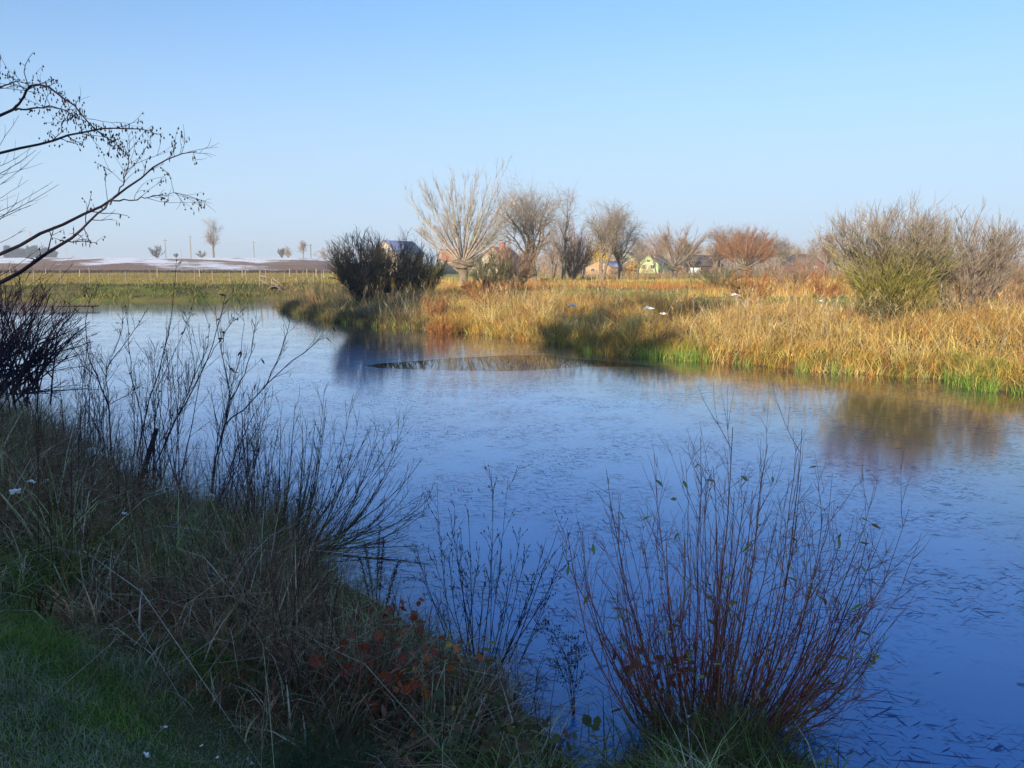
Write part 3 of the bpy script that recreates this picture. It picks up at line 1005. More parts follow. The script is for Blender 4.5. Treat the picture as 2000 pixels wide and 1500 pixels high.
# grey-green scrub beside the pollard
for k, (px, y, h, w, kd, lab) in enumerate([(962, 60, 2.4, 3.4, 'olive', 'grey-green scrub bush just beside the pollard willow trunk'), (1005, 64, 3.0, 3.8, 'brown', 'brown scrub bush under the cream house'),
                                             (935, 54, 1.0, 2.2, 'red', 'low russet scrub bush in front of the pollard willow')]):
    fan_shrub(rt(30 + k), 'scrub_bush', lab, base_at(px, y), h * 1.25, w, kd, 30, 9, 5, .022, .016)

# trees of the middle distance
broad_tree(rt(41), 'leaning_willow', 'large grey willow with a long leaning limb beside the cream house', base_at(1046, 95), 10.6, 12.5, 'grey', .42, .16, 2, (10, 9, 10), .022, 38, detail=1.1)
broad_tree(rt(42), 'gaunt_tree', 'gaunt tall tree with angular bare limbs between two willows', base_at(1100, 104), 11.2, 5.4, 'brown', .30, .35, 1, (8, 7, 8), .02, 36)
fan_shrub(rt(43), 'brown_thicket', 'brown bushy thicket with forked stems below the gaunt tree', base_at(1118, 112), 7.6, 7.2, 'brown', 30, 8, 5, .09, .022)
broad_tree(rt(44), 'forked_tree', 'forked tree with reddish foot and two rounded crowns', base_at(1170, 100), 9.0, 8.2, 'grey', .26, .14, 2, (11, 9, 11), .02, 30, detail=1.1)
broad_tree(rt(45), 'grey_tree', 'grey tree reaching sideways beside the pale green house', base_at(1210, 108), 7.9, 8.2, 'grey', .30, .2, 2, (10, 9, 10), .02, 40, lean=.04)
pollard(rt(46), 'double_willow', 'brown double-stemmed willow dome between lime house and barn', base_at(1318, 122), 1.5, .42, 46, 4.4, 6.2, 66, 'brown', .02, 9, 5)
pollard(rt(47), 'orange_willow', 'round orange-twigged willow in front of the brown wood', base_at(1455, 128), 1.6, .45, 60, 4.2, 5.4, 72, 'orange', .024, 10, 5)
broad_tree(rt(48), 'brown_tree', 'rounded brown tree at the edge of the wood beside the barn', base_at(1396, 160), 9.4, 8.2, 'brown', .3, .12, 2, (10, 9, 10), .028, 36)
broad_tree(rt(49), 'brown_tree', 'rounded brown tree directly behind the orange willow', base_at(1446, 168), 9.4, 9.5, 'brown', .3, .12, 2, (10, 9, 10), .03, 38)
broad_tree(rt(50), 'brown_tree', 'rounded brown tree between the orange willow and the grey round tree', base_at(1490, 172), 9.0, 8.0, 'brown', .3, .12, 2, (10, 9, 10), .03, 38)
broad_tree(rt(51), 'slender_tree', 'thin tree rising above the brown wood', base_at(1406, 178), 11.6, 4.2, 'grey', .2, .4, 1, (7, 6, 5), .026, 30)
broad_tree(rt(52), 'round_tree', 'grey round-crowned tree beyond the orange willow', base_at(1527, 150), 7.4, 6.6, 'grey', .28, .14, 2, (11, 10, 10), .026, 38)
broad_tree(rt(53), 'feathery_tree', 'pale feathery tree above the red brick house', base_at(1588, 200), 8.6, 6.6, 'pale', .24, .2, 1, (10, 9, 10), .028, 34)
broad_tree(rt(54), 'russet_tree', 'russet brown tree just beside the green-stemmed bush', base_at(1612, 118), 6.6, 3.6, 'brown', .2, .15, 2, (10, 9, 10), .02, 30)
for k, (px, top, y, w, lab) in enumerate([(1262, 462, 255, 7, 'grey bare tree rising behind the lime green house'), (1293, 455, 262, 9, 'tall grey twin tree behind the double-stemmed willow'),
                                           (1345, 462, 250, 7, 'grey bare tree behind the dark spruce'), (1240, 480, 300, 6, 'small grey tree behind the pale green house'), (1560, 488, 300, 6, 'small grey tree beside the red brick house')]):
    b = base_at(px, y)
    broad_tree(rt(60 + k), 'bare_tree', lab, b, W(px, top, y)[2] - b[2], w, 'grey', .3, .2, 2, (8, 8, 8), .04, 32, group='bare trees behind the village')

# light airy trees standing before the houses
for k, (px, y, H_, w_, kd, lab) in enumerate([(938, 120, 6.0, 6.5, 'grey', 'airy tree right behind the pollard willow head'), (982, 125, 6.4, 6.5, 'brown', 'airy brown tree veiling the cream house'), (1078, 118, 7.0, 7.0, 'brown', 'soft brown tree between the leaning willow and gaunt tree'),
                                               (1140, 122, 6.6, 6.0, 'brown', 'airy brown tree just before the forked tree'), (1246, 140, 6.0, 6.5, 'grey', 'airy grey tree veiling the lime green house gable'), (1288, 150, 7.4, 7.0, 'brown', 'soft brown tree beside the double-stemmed willow'),
                                               (1352, 150, 6.8, 6.5, 'grey', 'airy grey tree before the spruce and barn'), (1568, 140, 5.6, 6.5, 'grey', 'airy grey tree veiling the red brick house'), (1640, 125, 5.6, 6.0, 'brown', 'soft brown tree half behind the green-stemmed bush')]):
    broad_tree(rt(140 + k), 'airy_tree', lab, base_at(px, y), H_, w_, kd, .16, .3, 2, (7, 7, 8), .018, 42, group='airy trees before the village')

# crest-of-the-field trees
b = base_at(418, 425)
t = broad_tree(rt(71), 'three_stemmed_tree', 'tall three-stemmed bare tree on the snowy ridge', b, W(412, 430, 425)[2] - b[2], 11.5, 'grey', .5, .22, 3, (8, 7, 8), .05, 34)
for k, (px, top, y, w, kd, lab) in enumerate([(308, 481, 430, 8, 'dark', 'dark round bush on the ridge beside a power pole'), (395, 491, 440, 7, 'olive', 'low bush at the foot of the three-stemmed tree'),
                                               (551, 484, 450, 4.5, 'dark', 'narrow dark bush on the ridge, first of a touching couple'), (564, 483, 450, 5.5, 'grey', 'wider dark bush on the ridge, second of a touching couple'),
                                               (635, 486, 430, 12, 'grey', 'long grey bush on the ridge above the dark waterside bush'), (345, 496, 470, 3, 'dark', 'tiny bush on the ridge between two power poles')]):
    b = base_at(px, y)
    fan_shrub(rt(80 + k), 'ridge_bush', lab, b, W(px, top, y)[2] - b[2], w, kd, 22, 5, 3, .12, .09, group='bushes on the field ridge', low=.4)
b = base_at(593, 435)
broad_tree(rt(90), 'ridge_tree', 'small round-crowned tree alone on the snowy ridge', b, W(593, 472, 435)[2] - b[2], 7.5, 'brown', .28, .2, 1, (12, 9, 9), .05, 42)


# evergreens: layered drooping sprays round a straight trunk
def spruce(rng, name, label, base, H, Rw, nb, c, group=None, blade_w=.12):
    t = thing(name, label, 'tree', base, group=group)
    Geo().tube([(0, 0, -.3), (0, 0, H * .5), (0, 0, H)], [.018 * H, .011 * H, .02], 8).build('trunk', M_BARK_DARK, t)
    z = H * (.06 + .92 * rng.uniform(0, 1, nb) ** 1.25)
    az = rng.uniform(0, 2 * pi, nb)
    L = Rw * (1 - z / H) * rng.uniform(.7, 1.1, nb) + .15
    B = np.c_[np.zeros(nb), np.zeros(nb), z]
    m = 5
    tt = np.linspace(0, 1, m)
    P = B[:, None] + np.stack([np.cos(az), np.sin(az), np.zeros(nb)], 1)[:, None] * (L[:, None] * tt)[..., None]
    P[..., 2] += L[:, None] * (-.30 * tt + .12 * tt ** 3)
    R = np.full((nb, m), .02 * H / 8) * np.linspace(1, .3, m)
    ns = 16
    idx = np.repeat(np.arange(nb), ns)
    f = rng.uniform(.15, 1, len(idx)) * (m - 1.001)
    i = f.astype(int)
    fr = (f - i)[:, None]
    pos = P[idx, i] * (1 - fr) + P[idx, i + 1] * fr
    h = rng.uniform(.16, .42, len(idx)) * Rw / 2.2
    V, F, C = blades(rng, pos, h, az[idx] + rng.normal(0, .9, len(idx)), rng.uniform(1.0, 2.2, len(idx)), rng.uniform(-.6, .3, len(idx)), np.full(len(idx), blade_w), 2, palette(rng, [c, tuple(x * 1.3 for x in c)], len(idx)), .2, .7)
    g = Geo()
    g.add(V, F, C)
    emit(g, P, R, 3, np.tile(np.array([[.06, .045, .03]]), (nb, 1)))
    g.build('crown', M_LEAF, t)
    return t


spruce(rt(95), 'spruce', 'dark green spruce beside the brown barn', base_at(1347, 205), 7.5, 2.4, 150, (0.03, 0.05, 0.03))

# distant wood on the left horizon: round pines one can tell apart
WOOD = []
for k, (px, top, w, lab) in enumerate([(20, 481, 12, 'blue hazy pine at the open end of the distant wood'), (42, 484, 14, 'broad hazy pine in the middle of the distant wood'), (66, 480, 13, 'tallest hazy pine in the distant wood'),
                                        (88, 484, 12, 'hazy round pine next to the tallest one'), (104, 486, 9, 'small hazy pine closing the distant wood')]):
    b = base_at(px, 900)
    h = W(px, top, 900)[2] - b[2]
    rng = rt(100 + k)
    t = thing('distant_pine', lab, 'tree', b, group='pines of the distant wood')
    Geo().tube([(0, 0, -.5), (0, 0, h * .8)], [.4, .2], 6).build('trunk', M_BARK_DARK, t)
    n = 1500
    q = rng.normal(size=(n, 3))
    q /= np.linalg.norm(q, axis=1, keepdims=True)
    q *= rng.uniform(.55, 1, (n, 1)) * (1 + .25 * np.sin(q[:, :1] * 5 + k) * np.sin(q[:, 2:] * 6))
    pos = q * [w / 2, w / 2, h * .40] + [0, 0, h * .58]
    V, F, C = blades(rng, pos, rng.uniform(.8, 1.8, n), rng.uniform(0, 6.28, n), rng.uniform(0, 1, n), rng.uniform(-.3, .3, n), np.full(n, 1.1), 1, palette(rng, [(0.035, 0.05, 0.035), (0.05, 0.065, 0.045)], n), .5)
    mk('crown', V, F, M_LEAF, t, None, C)

# right-hand bushes on the far bank
fan_shrub(rt(111), 'green_stemmed_bush', 'large rounded bush, green below and bare grey above, on the far bank', base_at(1738, 28.5), 3.95, 4.3, 'grey', 80, 11, 7, .026, .0095, stem_kind='olive', green=2.1, flat=.97, depth=1.0, rim=.56)
fan_shrub(rt(112), 'open_bush', 'open grey-brown bush beside the green-stemmed one', base_at(1880, 29.5), 3.75, 3.7, 'grey', 50, 12, 7, .024, .0095, stem_kind='grey', flat=.97, depth=1.0, rim=.5)
fan_shrub(rt(113), 'low_bush', 'low brown bush at the far edge beside the open grey-brown bush', base_at(1995, 31), 2.6, 2.8, 'brown', 22, 7, 4, .022, .0085)
fan_shrub(rt(114), 'yellow_leaf_bush', 'small bush with a few yellow leaves at the foot of the rounded bush', base_at(1722, 27.3), 1.3, 1.3, 'olive', 18, 5, 3, .014, .008)
fan_shrub(rt(115), 'orange_scrub', 'glowing orange willow scrub behind the fallen log', base_at(1468, 43), 1.9, 2.9, 'orange', 36, 6, 4, .015, .010)
fan_shrub(rt(116), 'orange_scrub', 'red-orange scrub in front of the russet tree', base_at(1612, 50), 1.9, 3.4, 'orange', 32, 6, 4, .015, .011)
fan_shrub(rt(117), 'orange_scrub', 'brownish scrub thicket between the orange scrub and the russet tree', base_at(1550, 60), 2.6, 5.0, 'brown', 32, 6, 4, .018, .013)
fan_shrub(rt(118), 'orange_scrub', 'faded grey scrub below the orange willow dome', base_at(1405, 70), 2.0, 5.0, 'olive', 36, 7, 4, .018, .013)
fan_shrub(rt(119), 'red_scrub', 'upright red-stemmed scrub at the sunny edge of the shadow', base_at(848, 36.5), 1.35, 1.6, 'red', 34, 4, 2, .014, .009, cat='scrub')
fan_shrub(rt(120), 'red_scrub', 'upright red-stemmed scrub behind the golden willow clump', base_at(960, 41), 1.45, 3.2, 'red', 40, 4, 2, .014, .009, cat='scrub')
fan_shrub(rt(121), 'gold_clump', 'golden yellow willow clump at the sunny corner of the bank', base_at(868, 33.2), 1.15, 1.7, 'orange', 44, 5, 3, .01, .009, cat='scrub')
fan_shrub(rt(122), 'far_thicket', 'dim brown thicket behind the two far bank bushes', base_at(1940, 62), 2.6, 9, 'brown', 36, 6, 3, .03, .016)

# yellow-leaved birches in the village
for k, (px, cy, y, w, h, lab) in enumerate([(1171, 497, 150, 5.2, 2.0, 'small tree still hung with bright yellow leaves'), (1230, 523, 160, 5.0, 1.8, 'orange-leaved garden bush beside the dark shed')]):
    c0 = W(px, cy, y)
    b = base_at(px, y)
    rng = rt(130 + k)
    t = thing('yellow_leaved_tree', lab, 'tree', b, group='trees with autumn leaves')
    Geo().tube([(0, 0, -.2), (0, 0, c0[2] - b[2])], [.12, .05], 6).build('trunk', M_BARK, t)
    n = 620
    q = rng.normal(size=(n, 3)) * .45
    pos = q * [w / 2, w / 2, h] + [0, 0, c0[2] - b[2]]
    pos[:, 2] = np.maximum(pos[:, 2], .3)
    V, F, C = blades(rng, pos, rng.uniform(.15, .3, n), rng.uniform(0, 6.28, n), rng.uniform(0, 1, n), rng.uniform(-.3, .3, n), np.full(n, .22), 1, palette(rng, [(0.72, 0.5, 0.06), (0.6, 0.38, 0.05)] if k == 0 else [(0.55, 0.3, 0.06), (0.62, 0.4, 0.08)], n), .5)
    mk('crown', V, F, M_LEAF, t, None, C)

# ------------------------------------------------------------------ vegetation masses
def scatter(rng, n, x0, x1, y0, y1):
    x, y = rng.uniform(x0, x1, n), rng.uniform(y0, y1, n)
    z, s = ground_z(x, y, True)
    return x, y, z, s


def clumped(rng, cx, cy, per, spread):
    n = len(cx) * per
    i = np.repeat(np.arange(len(cx)), per)
    x = cx[i] + rng.normal(0, spread, n)
    y = cy[i] + rng.normal(0, spread, n)
    return i, x, y


GOLD = [(0.68, 0.45, 0.11), (0.75, 0.53, 0.16), (0.52, 0.29, 0.065), (0.78, 0.61, 0.26), (0.38, 0.20, 0.06)]
RUST = [(0.46, 0.20, 0.065), (0.52, 0.27, 0.09), (0.34, 0.15, 0.055)]
SHADE_GREY = [(0.20, 0.17, 0.11), (0.15, 0.15, 0.08), (0.24, 0.20, 0.13), (0.11, 0.13, 0.05)]  # shade on the far bank, painted into the blade colours

# sedge along the far bank
rng = rt(201)
x, y, z, s = scatter(rng, 26000, -22, 26, 16, 62)
keep = (s > .0) & (s < 13) & (x / y > -.285) & (y > 14) & (vnoise(x * .45, y * .45, 9) > -.55 + .055 * np.maximum(s - 6, 0))
x, y, s = x[keep], y[keep], s[keep]
pxx, _ = pix(np.c_[x, y, np.zeros(len(x))])
dist_keep = rng.uniform(0, 1, len(x)) < np.clip(1.25 - y / 60, .35, 1)
x, y, s, pxx = x[dist_keep], y[dist_keep], s[dist_keep], pxx[dist_keep]
per = 17
i, bx, by = clumped(rng, x, y, per, .14)
bz, bs = ground_z(bx, by, True)
n = len(i)
mound = vnoise(x * .55, y * .55, 19) + .6 * vnoise(x * 1.6, y * 1.6, 20)
hc = np.clip(rng.normal(.78, .18, len(x)) * (1 + .48 * mound), .18, 1.55) * (.5 + .5 * sstep(0, 1.2, s)) * (1 - .25 * sstep(7, 13, s))
shadec = sstep(870, 800, pxx) * .9 + np.exp(-((pxx - 1120) / 110) ** 2) * .35 * sstep(3, 1, s)  # clumps in the shadowed stretches take the painted shade tones
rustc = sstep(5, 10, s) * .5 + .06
kind = np.where(rng.uniform(0, 1, len(x)) < shadec, 2, np.where(rng.uniform(0, 1, len(x)) < rustc, 1, 0))
cc = np.where((kind == 0)[:, None], palette(rng, GOLD, len(x), jit=.2), np.where((kind == 1)[:, None], palette(rng, RUST, len(x), jit=.2), palette(rng, SHADE_GREY, len(x), jit=.2)))
cols = np.clip(cc[i] * rng.normal(1, .16, (n, 1)), .01, .9)
pale = rng.uniform(0, 1, n) < .10
cols[pale] = palette(rng, [(.58, .46, .24), (.62, .52, .32)], int(pale.sum()))
caz = rng.uniform(0, 2 * pi, len(x))
clean = np.abs(rng.normal(.1, .25, len(x)))
ccur = np.abs(rng.normal(.2, .45, len(x)))
m = bs > -.02
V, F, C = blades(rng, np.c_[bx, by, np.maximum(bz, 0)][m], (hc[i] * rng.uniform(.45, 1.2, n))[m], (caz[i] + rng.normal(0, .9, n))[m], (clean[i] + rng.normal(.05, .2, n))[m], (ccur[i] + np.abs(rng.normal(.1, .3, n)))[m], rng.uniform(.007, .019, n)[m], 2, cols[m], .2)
tag(mk('sedge', V, F, M_SEDGE, col=C), 'golden dead sedge covering the far bank, painted grey where shade falls', 'sedge', kind='stuff')

# taller broken reed stalks with ragged plumes
rng = rt(209)
x, y, z, s = scatter(rng, 9000, -16, 24, 16, 55)
keep = (s > .2) & (s < 9) & (x / y > -.28) & (vnoise(x * .35, y * .35, 71) > .05)
x, y, z = x[keep], y[keep], z[keep]
n = len(x)
hh = rng.uniform(.8, 1.55, n)
d = np.c_[rng.normal(0, .22, n), rng.normal(0, .22, n), np.ones(n)] * hh[:, None]
P = np.c_[x, y, z][:, None] + d[:, None] * np.linspace(0, 1, 4)[None, :, None]
P[:, 2:] += rng.normal(0, .05, (n, 2, 3))
g = Geo()
cst = palette(rng, [(.60, .46, .22), (.50, .34, .14), (.66, .55, .34), (.36, .24, .12)], n)
emit(g, P, np.tile(np.array([[.0065, .0055, .0045, .003]]), (n, 1)), 3, cst)
i = np.repeat(np.arange(n), 6)
V, F, C = blades(rng, P[i, -1] - rng.uniform(0, .25, (len(i), 1)) * [0, 0, 1], rng.uniform(.08, .22, len(i)), rng.uniform(0, 6.28, len(i)), rng.normal(.4, .3, len(i)), rng.uniform(0, 1.2, len(i)), rng.uniform(.008, .02, len(i)), 2, cst[i], .3)
g.add(V, F, C)
tag(g.build('reed_stalks', M_SEDGE), 'pale broken reed stalks with ragged plumes standing above the sedge', 'reeds', kind='stuff')

# straw hanging over the waterline of the far bank
rng = rt(207)
x, y, z, s = scatter(rng, 110000, -15, 20, 15, 52)
pw, _ = pix(np.c_[x, y, np.zeros(len(x))])
gz_ = np.maximum(np.exp(-((pw - 1310) / 85) ** 4), np.exp(-((pw - 1950) / 95) ** 4))
keep = (s > -.08 + .25 * gz_) & (s < .75) & (x / y > -.285) & (rng.uniform(0, 1, len(x)) < .62)
x, y, s = x[keep], y[keep], s[keep]
pxx, _ = pix(np.c_[x, y, np.zeros(len(x))])
i, bx, by = clumped(rng, x, y, 9, .08)
bz = np.maximum(ground_z(bx, by), 0)
n = len(i)
grey = rng.uniform(0, 1, len(x)) < sstep(880, 800, pxx) * .85  # straw in the shadowed stretch takes the painted shade tones too
cc = np.where(grey[:, None], palette(rng, SHADE_GREY, len(x), jit=.2), palette(rng, GOLD + [(.34, .33, .09)], len(x), jit=.2))
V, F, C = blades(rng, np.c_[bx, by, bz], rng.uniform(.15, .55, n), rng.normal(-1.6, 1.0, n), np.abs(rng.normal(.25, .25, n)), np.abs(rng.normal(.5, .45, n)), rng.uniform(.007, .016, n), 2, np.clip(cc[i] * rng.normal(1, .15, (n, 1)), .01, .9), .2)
tag(mk('waterline_straw', V, F, M_SEDGE, col=C), 'bent straw hanging over the far waterline', 'sedge', kind='stuff')

# bright green fringe at the far waterline
rng = rt(202)
x, y, z, s = scatter(rng, 60000, -16, 18, 16, 52)
px_, _ = pix(np.c_[x, y, z])
gden = np.maximum.reduce([np.exp(-((px_ - 1310) / 75) ** 4), np.exp(-((px_ - 1950) / 95) ** 4), .10 * np.exp(-((px_ - 1600) / 140) ** 2), .22 * np.exp(-((px_ - 1150) / 60) ** 2), .06 * np.exp(-((px_ - 700) / 120) ** 2)])
wid = np.where(px_ > 1850, .95, .55)
keep = (s > -.38) & (s < wid - .15) & (rng.uniform(0, 1, len(x)) < gden)
x, y = x[keep], y[keep]
i, bx, by = clumped(rng, x, y, 14, .07)
bz = np.maximum(ground_z(bx, by), -.01)
n = len(i)
cols = palette(rng, [(0.12, 0.25, 0.035), (0.19, 0.34, 0.055), (0.30, 0.37, 0.09), (0.46, 0.40, 0.14)], n, [3, 3, 2, 2.2])
V, F, C = blades(rng, np.c_[bx, by, bz], rng.uniform(.14, .42, n), rng.uniform(0, 2 * pi, n), rng.normal(.15, .2, n), np.abs(rng.normal(.2, .3, n)), rng.uniform(.008, .017, n), 2, cols, .2)
tag(mk('green_fringe_grass', V, F, M_SEDGE, col=C), 'fresh green grass fringe along the far waterline', 'grass', kind='stuff')

# rough rusty herbage farther inland and meadow tufts
rng = rt(203)
x, y, z, s = scatter(rng, 15000, -26, 62, 34, 100)
ratio_ = x / y
keep = (s > 7) & (ratio_ > -.21) & (vnoise(x * .13, y * .13, 12) + .35 * vnoise(x * .6, y * .6, 13) > .0)
x, y = x[keep], y[keep]
i, bx, by = clumped(rng, x, y, 9, .30)
bz = ground_z(bx, by)
n = len(i)
hc = np.clip(rng.normal(.55, .2, len(x)), .2, 1.1)
tone = vnoise(x * .2, y * .2, 17)[i]
cols = np.where((tone > 0)[:, None], palette(rng, RUST, n), palette(rng, GOLD, n))
V, F, C = blades(rng, np.c_[bx, by, bz], hc[i] * rng.uniform(.5, 1.2, n), rng.uniform(0, 2 * pi, n), rng.normal(.1, .2, n), np.abs(rng.normal(.2, .3, n)), rng.uniform(.015, .035, n), 1, cols, .2)
tag(mk('rough_herbage', V, F, M_SEDGE, col=C), 'rusty dead herbage spread over the meadow behind the sedge', 'herbage', kind='stuff')

rng = rt(204)
x, y, z, s = scatter(rng, 21000, -75, 6, 56, 135)
ratio_ = x / y
keep = (ratio_ < -.20) & (ratio_ > -.70) & (s > .1) & (rng.uniform(0, 1, len(x)) < np.where(s < 5, 1, .45))
x, y, s = x[keep], y[keep], s[keep]
i, bx, by = clumped(rng, x, y, 10, .25)
bz, bs = ground_z(bx, by, True)
n = len(i)
px_, _ = pix(np.c_[bx, by, bz])
greenish = ((s[i] < 5) & (vnoise(bx * .25, by * .5, 21) + .6 * vnoise(bx * .8, by * 1.2, 22) > -.25)) & ~((px_ > 520) & (px_ < 575))
cols = np.where(greenish[:, None], palette(rng, [(0.09, 0.13, 0.03), (0.15, 0.19, 0.05), (0.21, 0.20, 0.07), (0.035, 0.045, 0.02), (0.12, 0.085, 0.05), (0.30, 0.30, 0.10)], n), palette(rng, [(0.36, 0.28, 0.10), (0.30, 0.22, 0.08), (0.24, 0.21, 0.07)], n))
V, F, C = blades(rng, np.c_[bx, by, bz], rng.uniform(.08, .32, n) * np.where(s[i] < 5, 1.1, .6), rng.uniform(0, 2 * pi, n), rng.normal(.1, .3, n), np.abs(rng.normal(.3, .3, n)), rng.uniform(.03, .06, n), 1, cols, .3)
tag(mk('bank_grass', V, F, M_SEDGE, col=C), 'green and straw grass on the opposite bank and meadow', 'grass', kind='stuff')

# dark ditch vegetation at the foot of the ploughed field
rng = rt(205)
n0 = 2600
xr = rng.uniform(-.70, -.16, n0)
yv = 134 + rng.normal(0, 2.2, n0)
x, y = xr * yv, yv
i, bx, by = clumped(rng, x, y, 6, .5)
bz = ground_z(bx, by)
n = len(i)
V, F, C = blades(rng, np.c_[bx, by, bz], rng.uniform(.12, .6, n), rng.uniform(0, 2 * pi, n), rng.normal(.1, .3, n), np.abs(rng.normal(.2, .3, n)), rng.uniform(.06, .12, n), 1, palette(rng, [(0.09, 0.075, 0.06), (0.15, 0.11, 0.08), (0.07, 0.065, 0.06)], n), .3)
tag(mk('ditch_herbage', V, F, M_SEDGE, col=C), 'dark herbage lining the ditch below the ploughed field', 'herbage', kind='stuff')

# woods and garden scrub behind the village, far enough to read as one mass
rng = rt(206)
def wood(name, label, px0, px1, y0, y1, top, n, w, pal, zlow=.0, cat='wood'):
    px = rng.uniform(px0, px1, n)
    y = rng.uniform(y0, y1, n)
    x = (px - 1000) / FPX * y * cos(PITCH)
    H = np.maximum(top(px, y) * (1 + .22 * vnoise(px / 9, y / 30, 51) + .15 * vnoise(px / 3.1, y / 30, 52)), .4)
    u = rng.uniform(zlow, 1, n) ** .8
    L = H * rng.uniform(.12, .30, n)
    V, F, C = blades(rng, np.c_[x, y, ground_z(x, y) + np.maximum(u * H - L, 0)], L, rng.uniform(0, 6.28, n), rng.normal(0, .4, n), rng.normal(0, .25, n), rng.uniform(.5, 1.2, n) * w, 1, palette(rng, pal, n), .35)
    return tag(mk(name, V, F, M_TWIG, col=C), label, cat, kind='stuff')


wood('distant_wood', 'hazy bare wood filling the horizon behind the village', 915, 1720, 330, 420, lambda p, y: np.interp(p, [915, 1080, 1180, 1260, 1340, 1400, 1500, 1560, 1600, 1700], [4, 8, 9, 9.5, 10, 12, 11.5, 9.5, 9.5, 8]), 26000, .20, TW['grey'] + TW['brown'])
wood('garden_scrub', 'tangled brown garden scrub in front of the village houses', 1030, 1700, 130, 185, lambda p, y: 1.5 + 1.1 * np.sin(p / 23.0) * np.sin(p / 7.0), 15000, .05, TW['brown'] + TW['grey'] + RUST, cat='scrub')
wood('horizon_thicket', 'dim thicket on the horizon beyond the far bank bushes', 1700, 2150, 190, 320, lambda p, y: np.interp(p, [1700, 1900, 2000, 2150], [4.0, 4.5, 5.5, 5]), 6000, .09, TW['grey'] + TW['brown'], cat='scrub')

# short meadow grass on the open green strips
rng = rt(208)
x, y, z, s = scatter(rng, 40000, -30, 75, 32, 150)
keep = (s > 6) & (x / y > -.23) & (x / y < .68)
x, y, z = x[keep], y[keep], z[keep]
n = len(x)
tone = vnoise(x * .08, y * .08, 61)
cols = np.where((tone > -.1)[:, None], palette(rng, [(.24, .27, .07), (.32, .31, .09), (.20, .24, .06)], n), palette(rng, [(.38, .29, .10), (.33, .25, .09)], n))
V, F, C = blades(rng, np.c_[x, y, z], rng.uniform(.06, .20, n) * (1 + y / 120), rng.uniform(0, 6.28, n), rng.normal(0, .4, n), np.abs(rng.normal(.2, .3, n)), rng.uniform(.05, .11, n), 1, cols, .35)
tag(mk('meadow_grass', V, F, M_SEDGE, col=C), 'short olive meadow grass between the sedge and the village', 'grass', kind='stuff')
# ------------------------------------------------------------------ near bank
LAWN = [(-600, 1010), (-200, 1075), (0, 1140), (120, 1165), (220, 1195), (330, 1240), (450, 1290), (560, 1320), (680, 1365), (800, 1420), (900, 1470), (1000, 1540), (1100, 1650)]
LWP = np.array([G(px, py - 16, np.interp(px, [0, 600, 1100], [1.15, .95, .6]))[:2] for px, py in LAWN])


def beyond_lawn(x, y): return y - np.interp(x, LWP[:, 0], LWP[:, 1])


TOPX = [-200, 0, 60, 130, 180, 250, 330, 420, 500, 560, 620, 680, 740, 820, 900, 1000, 1080, 1130, 1200, 1260, 1400, 1560, 1640]
TOPY = [700, 745, 765, 790, 850, 870, 900, 930, 905, 950, 1030, 1130, 1190, 1215, 1250, 1290, 1370, 1470, 1490, 1465, 1440, 1490, 1520]


def limit_h(bx, by, bz, h, slack=0.0):
    """natural height limit: growth gets lower towards the water"""
    p0, _ = pix(np.c_[bx, by, bz])
    ty = np.interp(p0, TOPX, TOPY) + slack
    v = (750 - ty) / FPX
    dy = cos(PITCH) + v * sin(PITCH)
    dz = -sin(PITCH) + v * cos(PITCH)
    zmax = EYE + dz * (by / dy)
    return np.minimum(h, np.maximum(zmax - bz, 0.09))


# short frosted turf
rng = rt(301)
x, y, z, s = scatter(rng, 220000, -4.6, 1.0, 1.2, 5.2)
bl = beyond_lawn(x, y)
px_, py_ = pix(np.c_[x, y, z])
keep = (bl < .45) & (s > .1) & (px_ > -150) & (px_ < 1250) & (py_ < 1650)
x, y, z, bl = x[keep], y[keep], z[keep], bl[keep]
n = len(x)
fr = sstep(.05, .55, vnoise(x * 1.3, y * 1.3, 31) + .5 * vnoise(x * 4, y * 4, 32) + .25 * sstep(3.2, 2.0, y))
ca = palette(rng, [(0.13, 0.24, 0.04), (0.20, 0.30, 0.06), (0.27, 0.31, 0.09), (0.36, 0.31, 0.14)], n, [4, 4, 2, 1])
cb = palette(rng, [(0.32, 0.36, 0.28), (0.27, 0.30, 0.20), (0.36, 0.31, 0.22)], n)
pick = rng.uniform(0, 1, n) < fr * .62
cols = np.where(pick[:, None], cb, ca)
hh = rng.uniform(.018, .055, n) * (1 + .5 * vnoise(x * 2.2, y * 2.2, 33))
V, F, C = blades(rng, np.c_[x, y, z - .004], hh, rng.uniform(0, 2 * pi, n), rng.normal(.3, .4, n), np.abs(rng.normal(.4, .5, n)), rng.uniform(.0022, .0042, n), 2, cols, .2)
tag(mk('turf', V, F, M_GRASS, col=C), 'short shaded turf with frosty patches in the corner of the near bank', 'grass', kind='stuff')

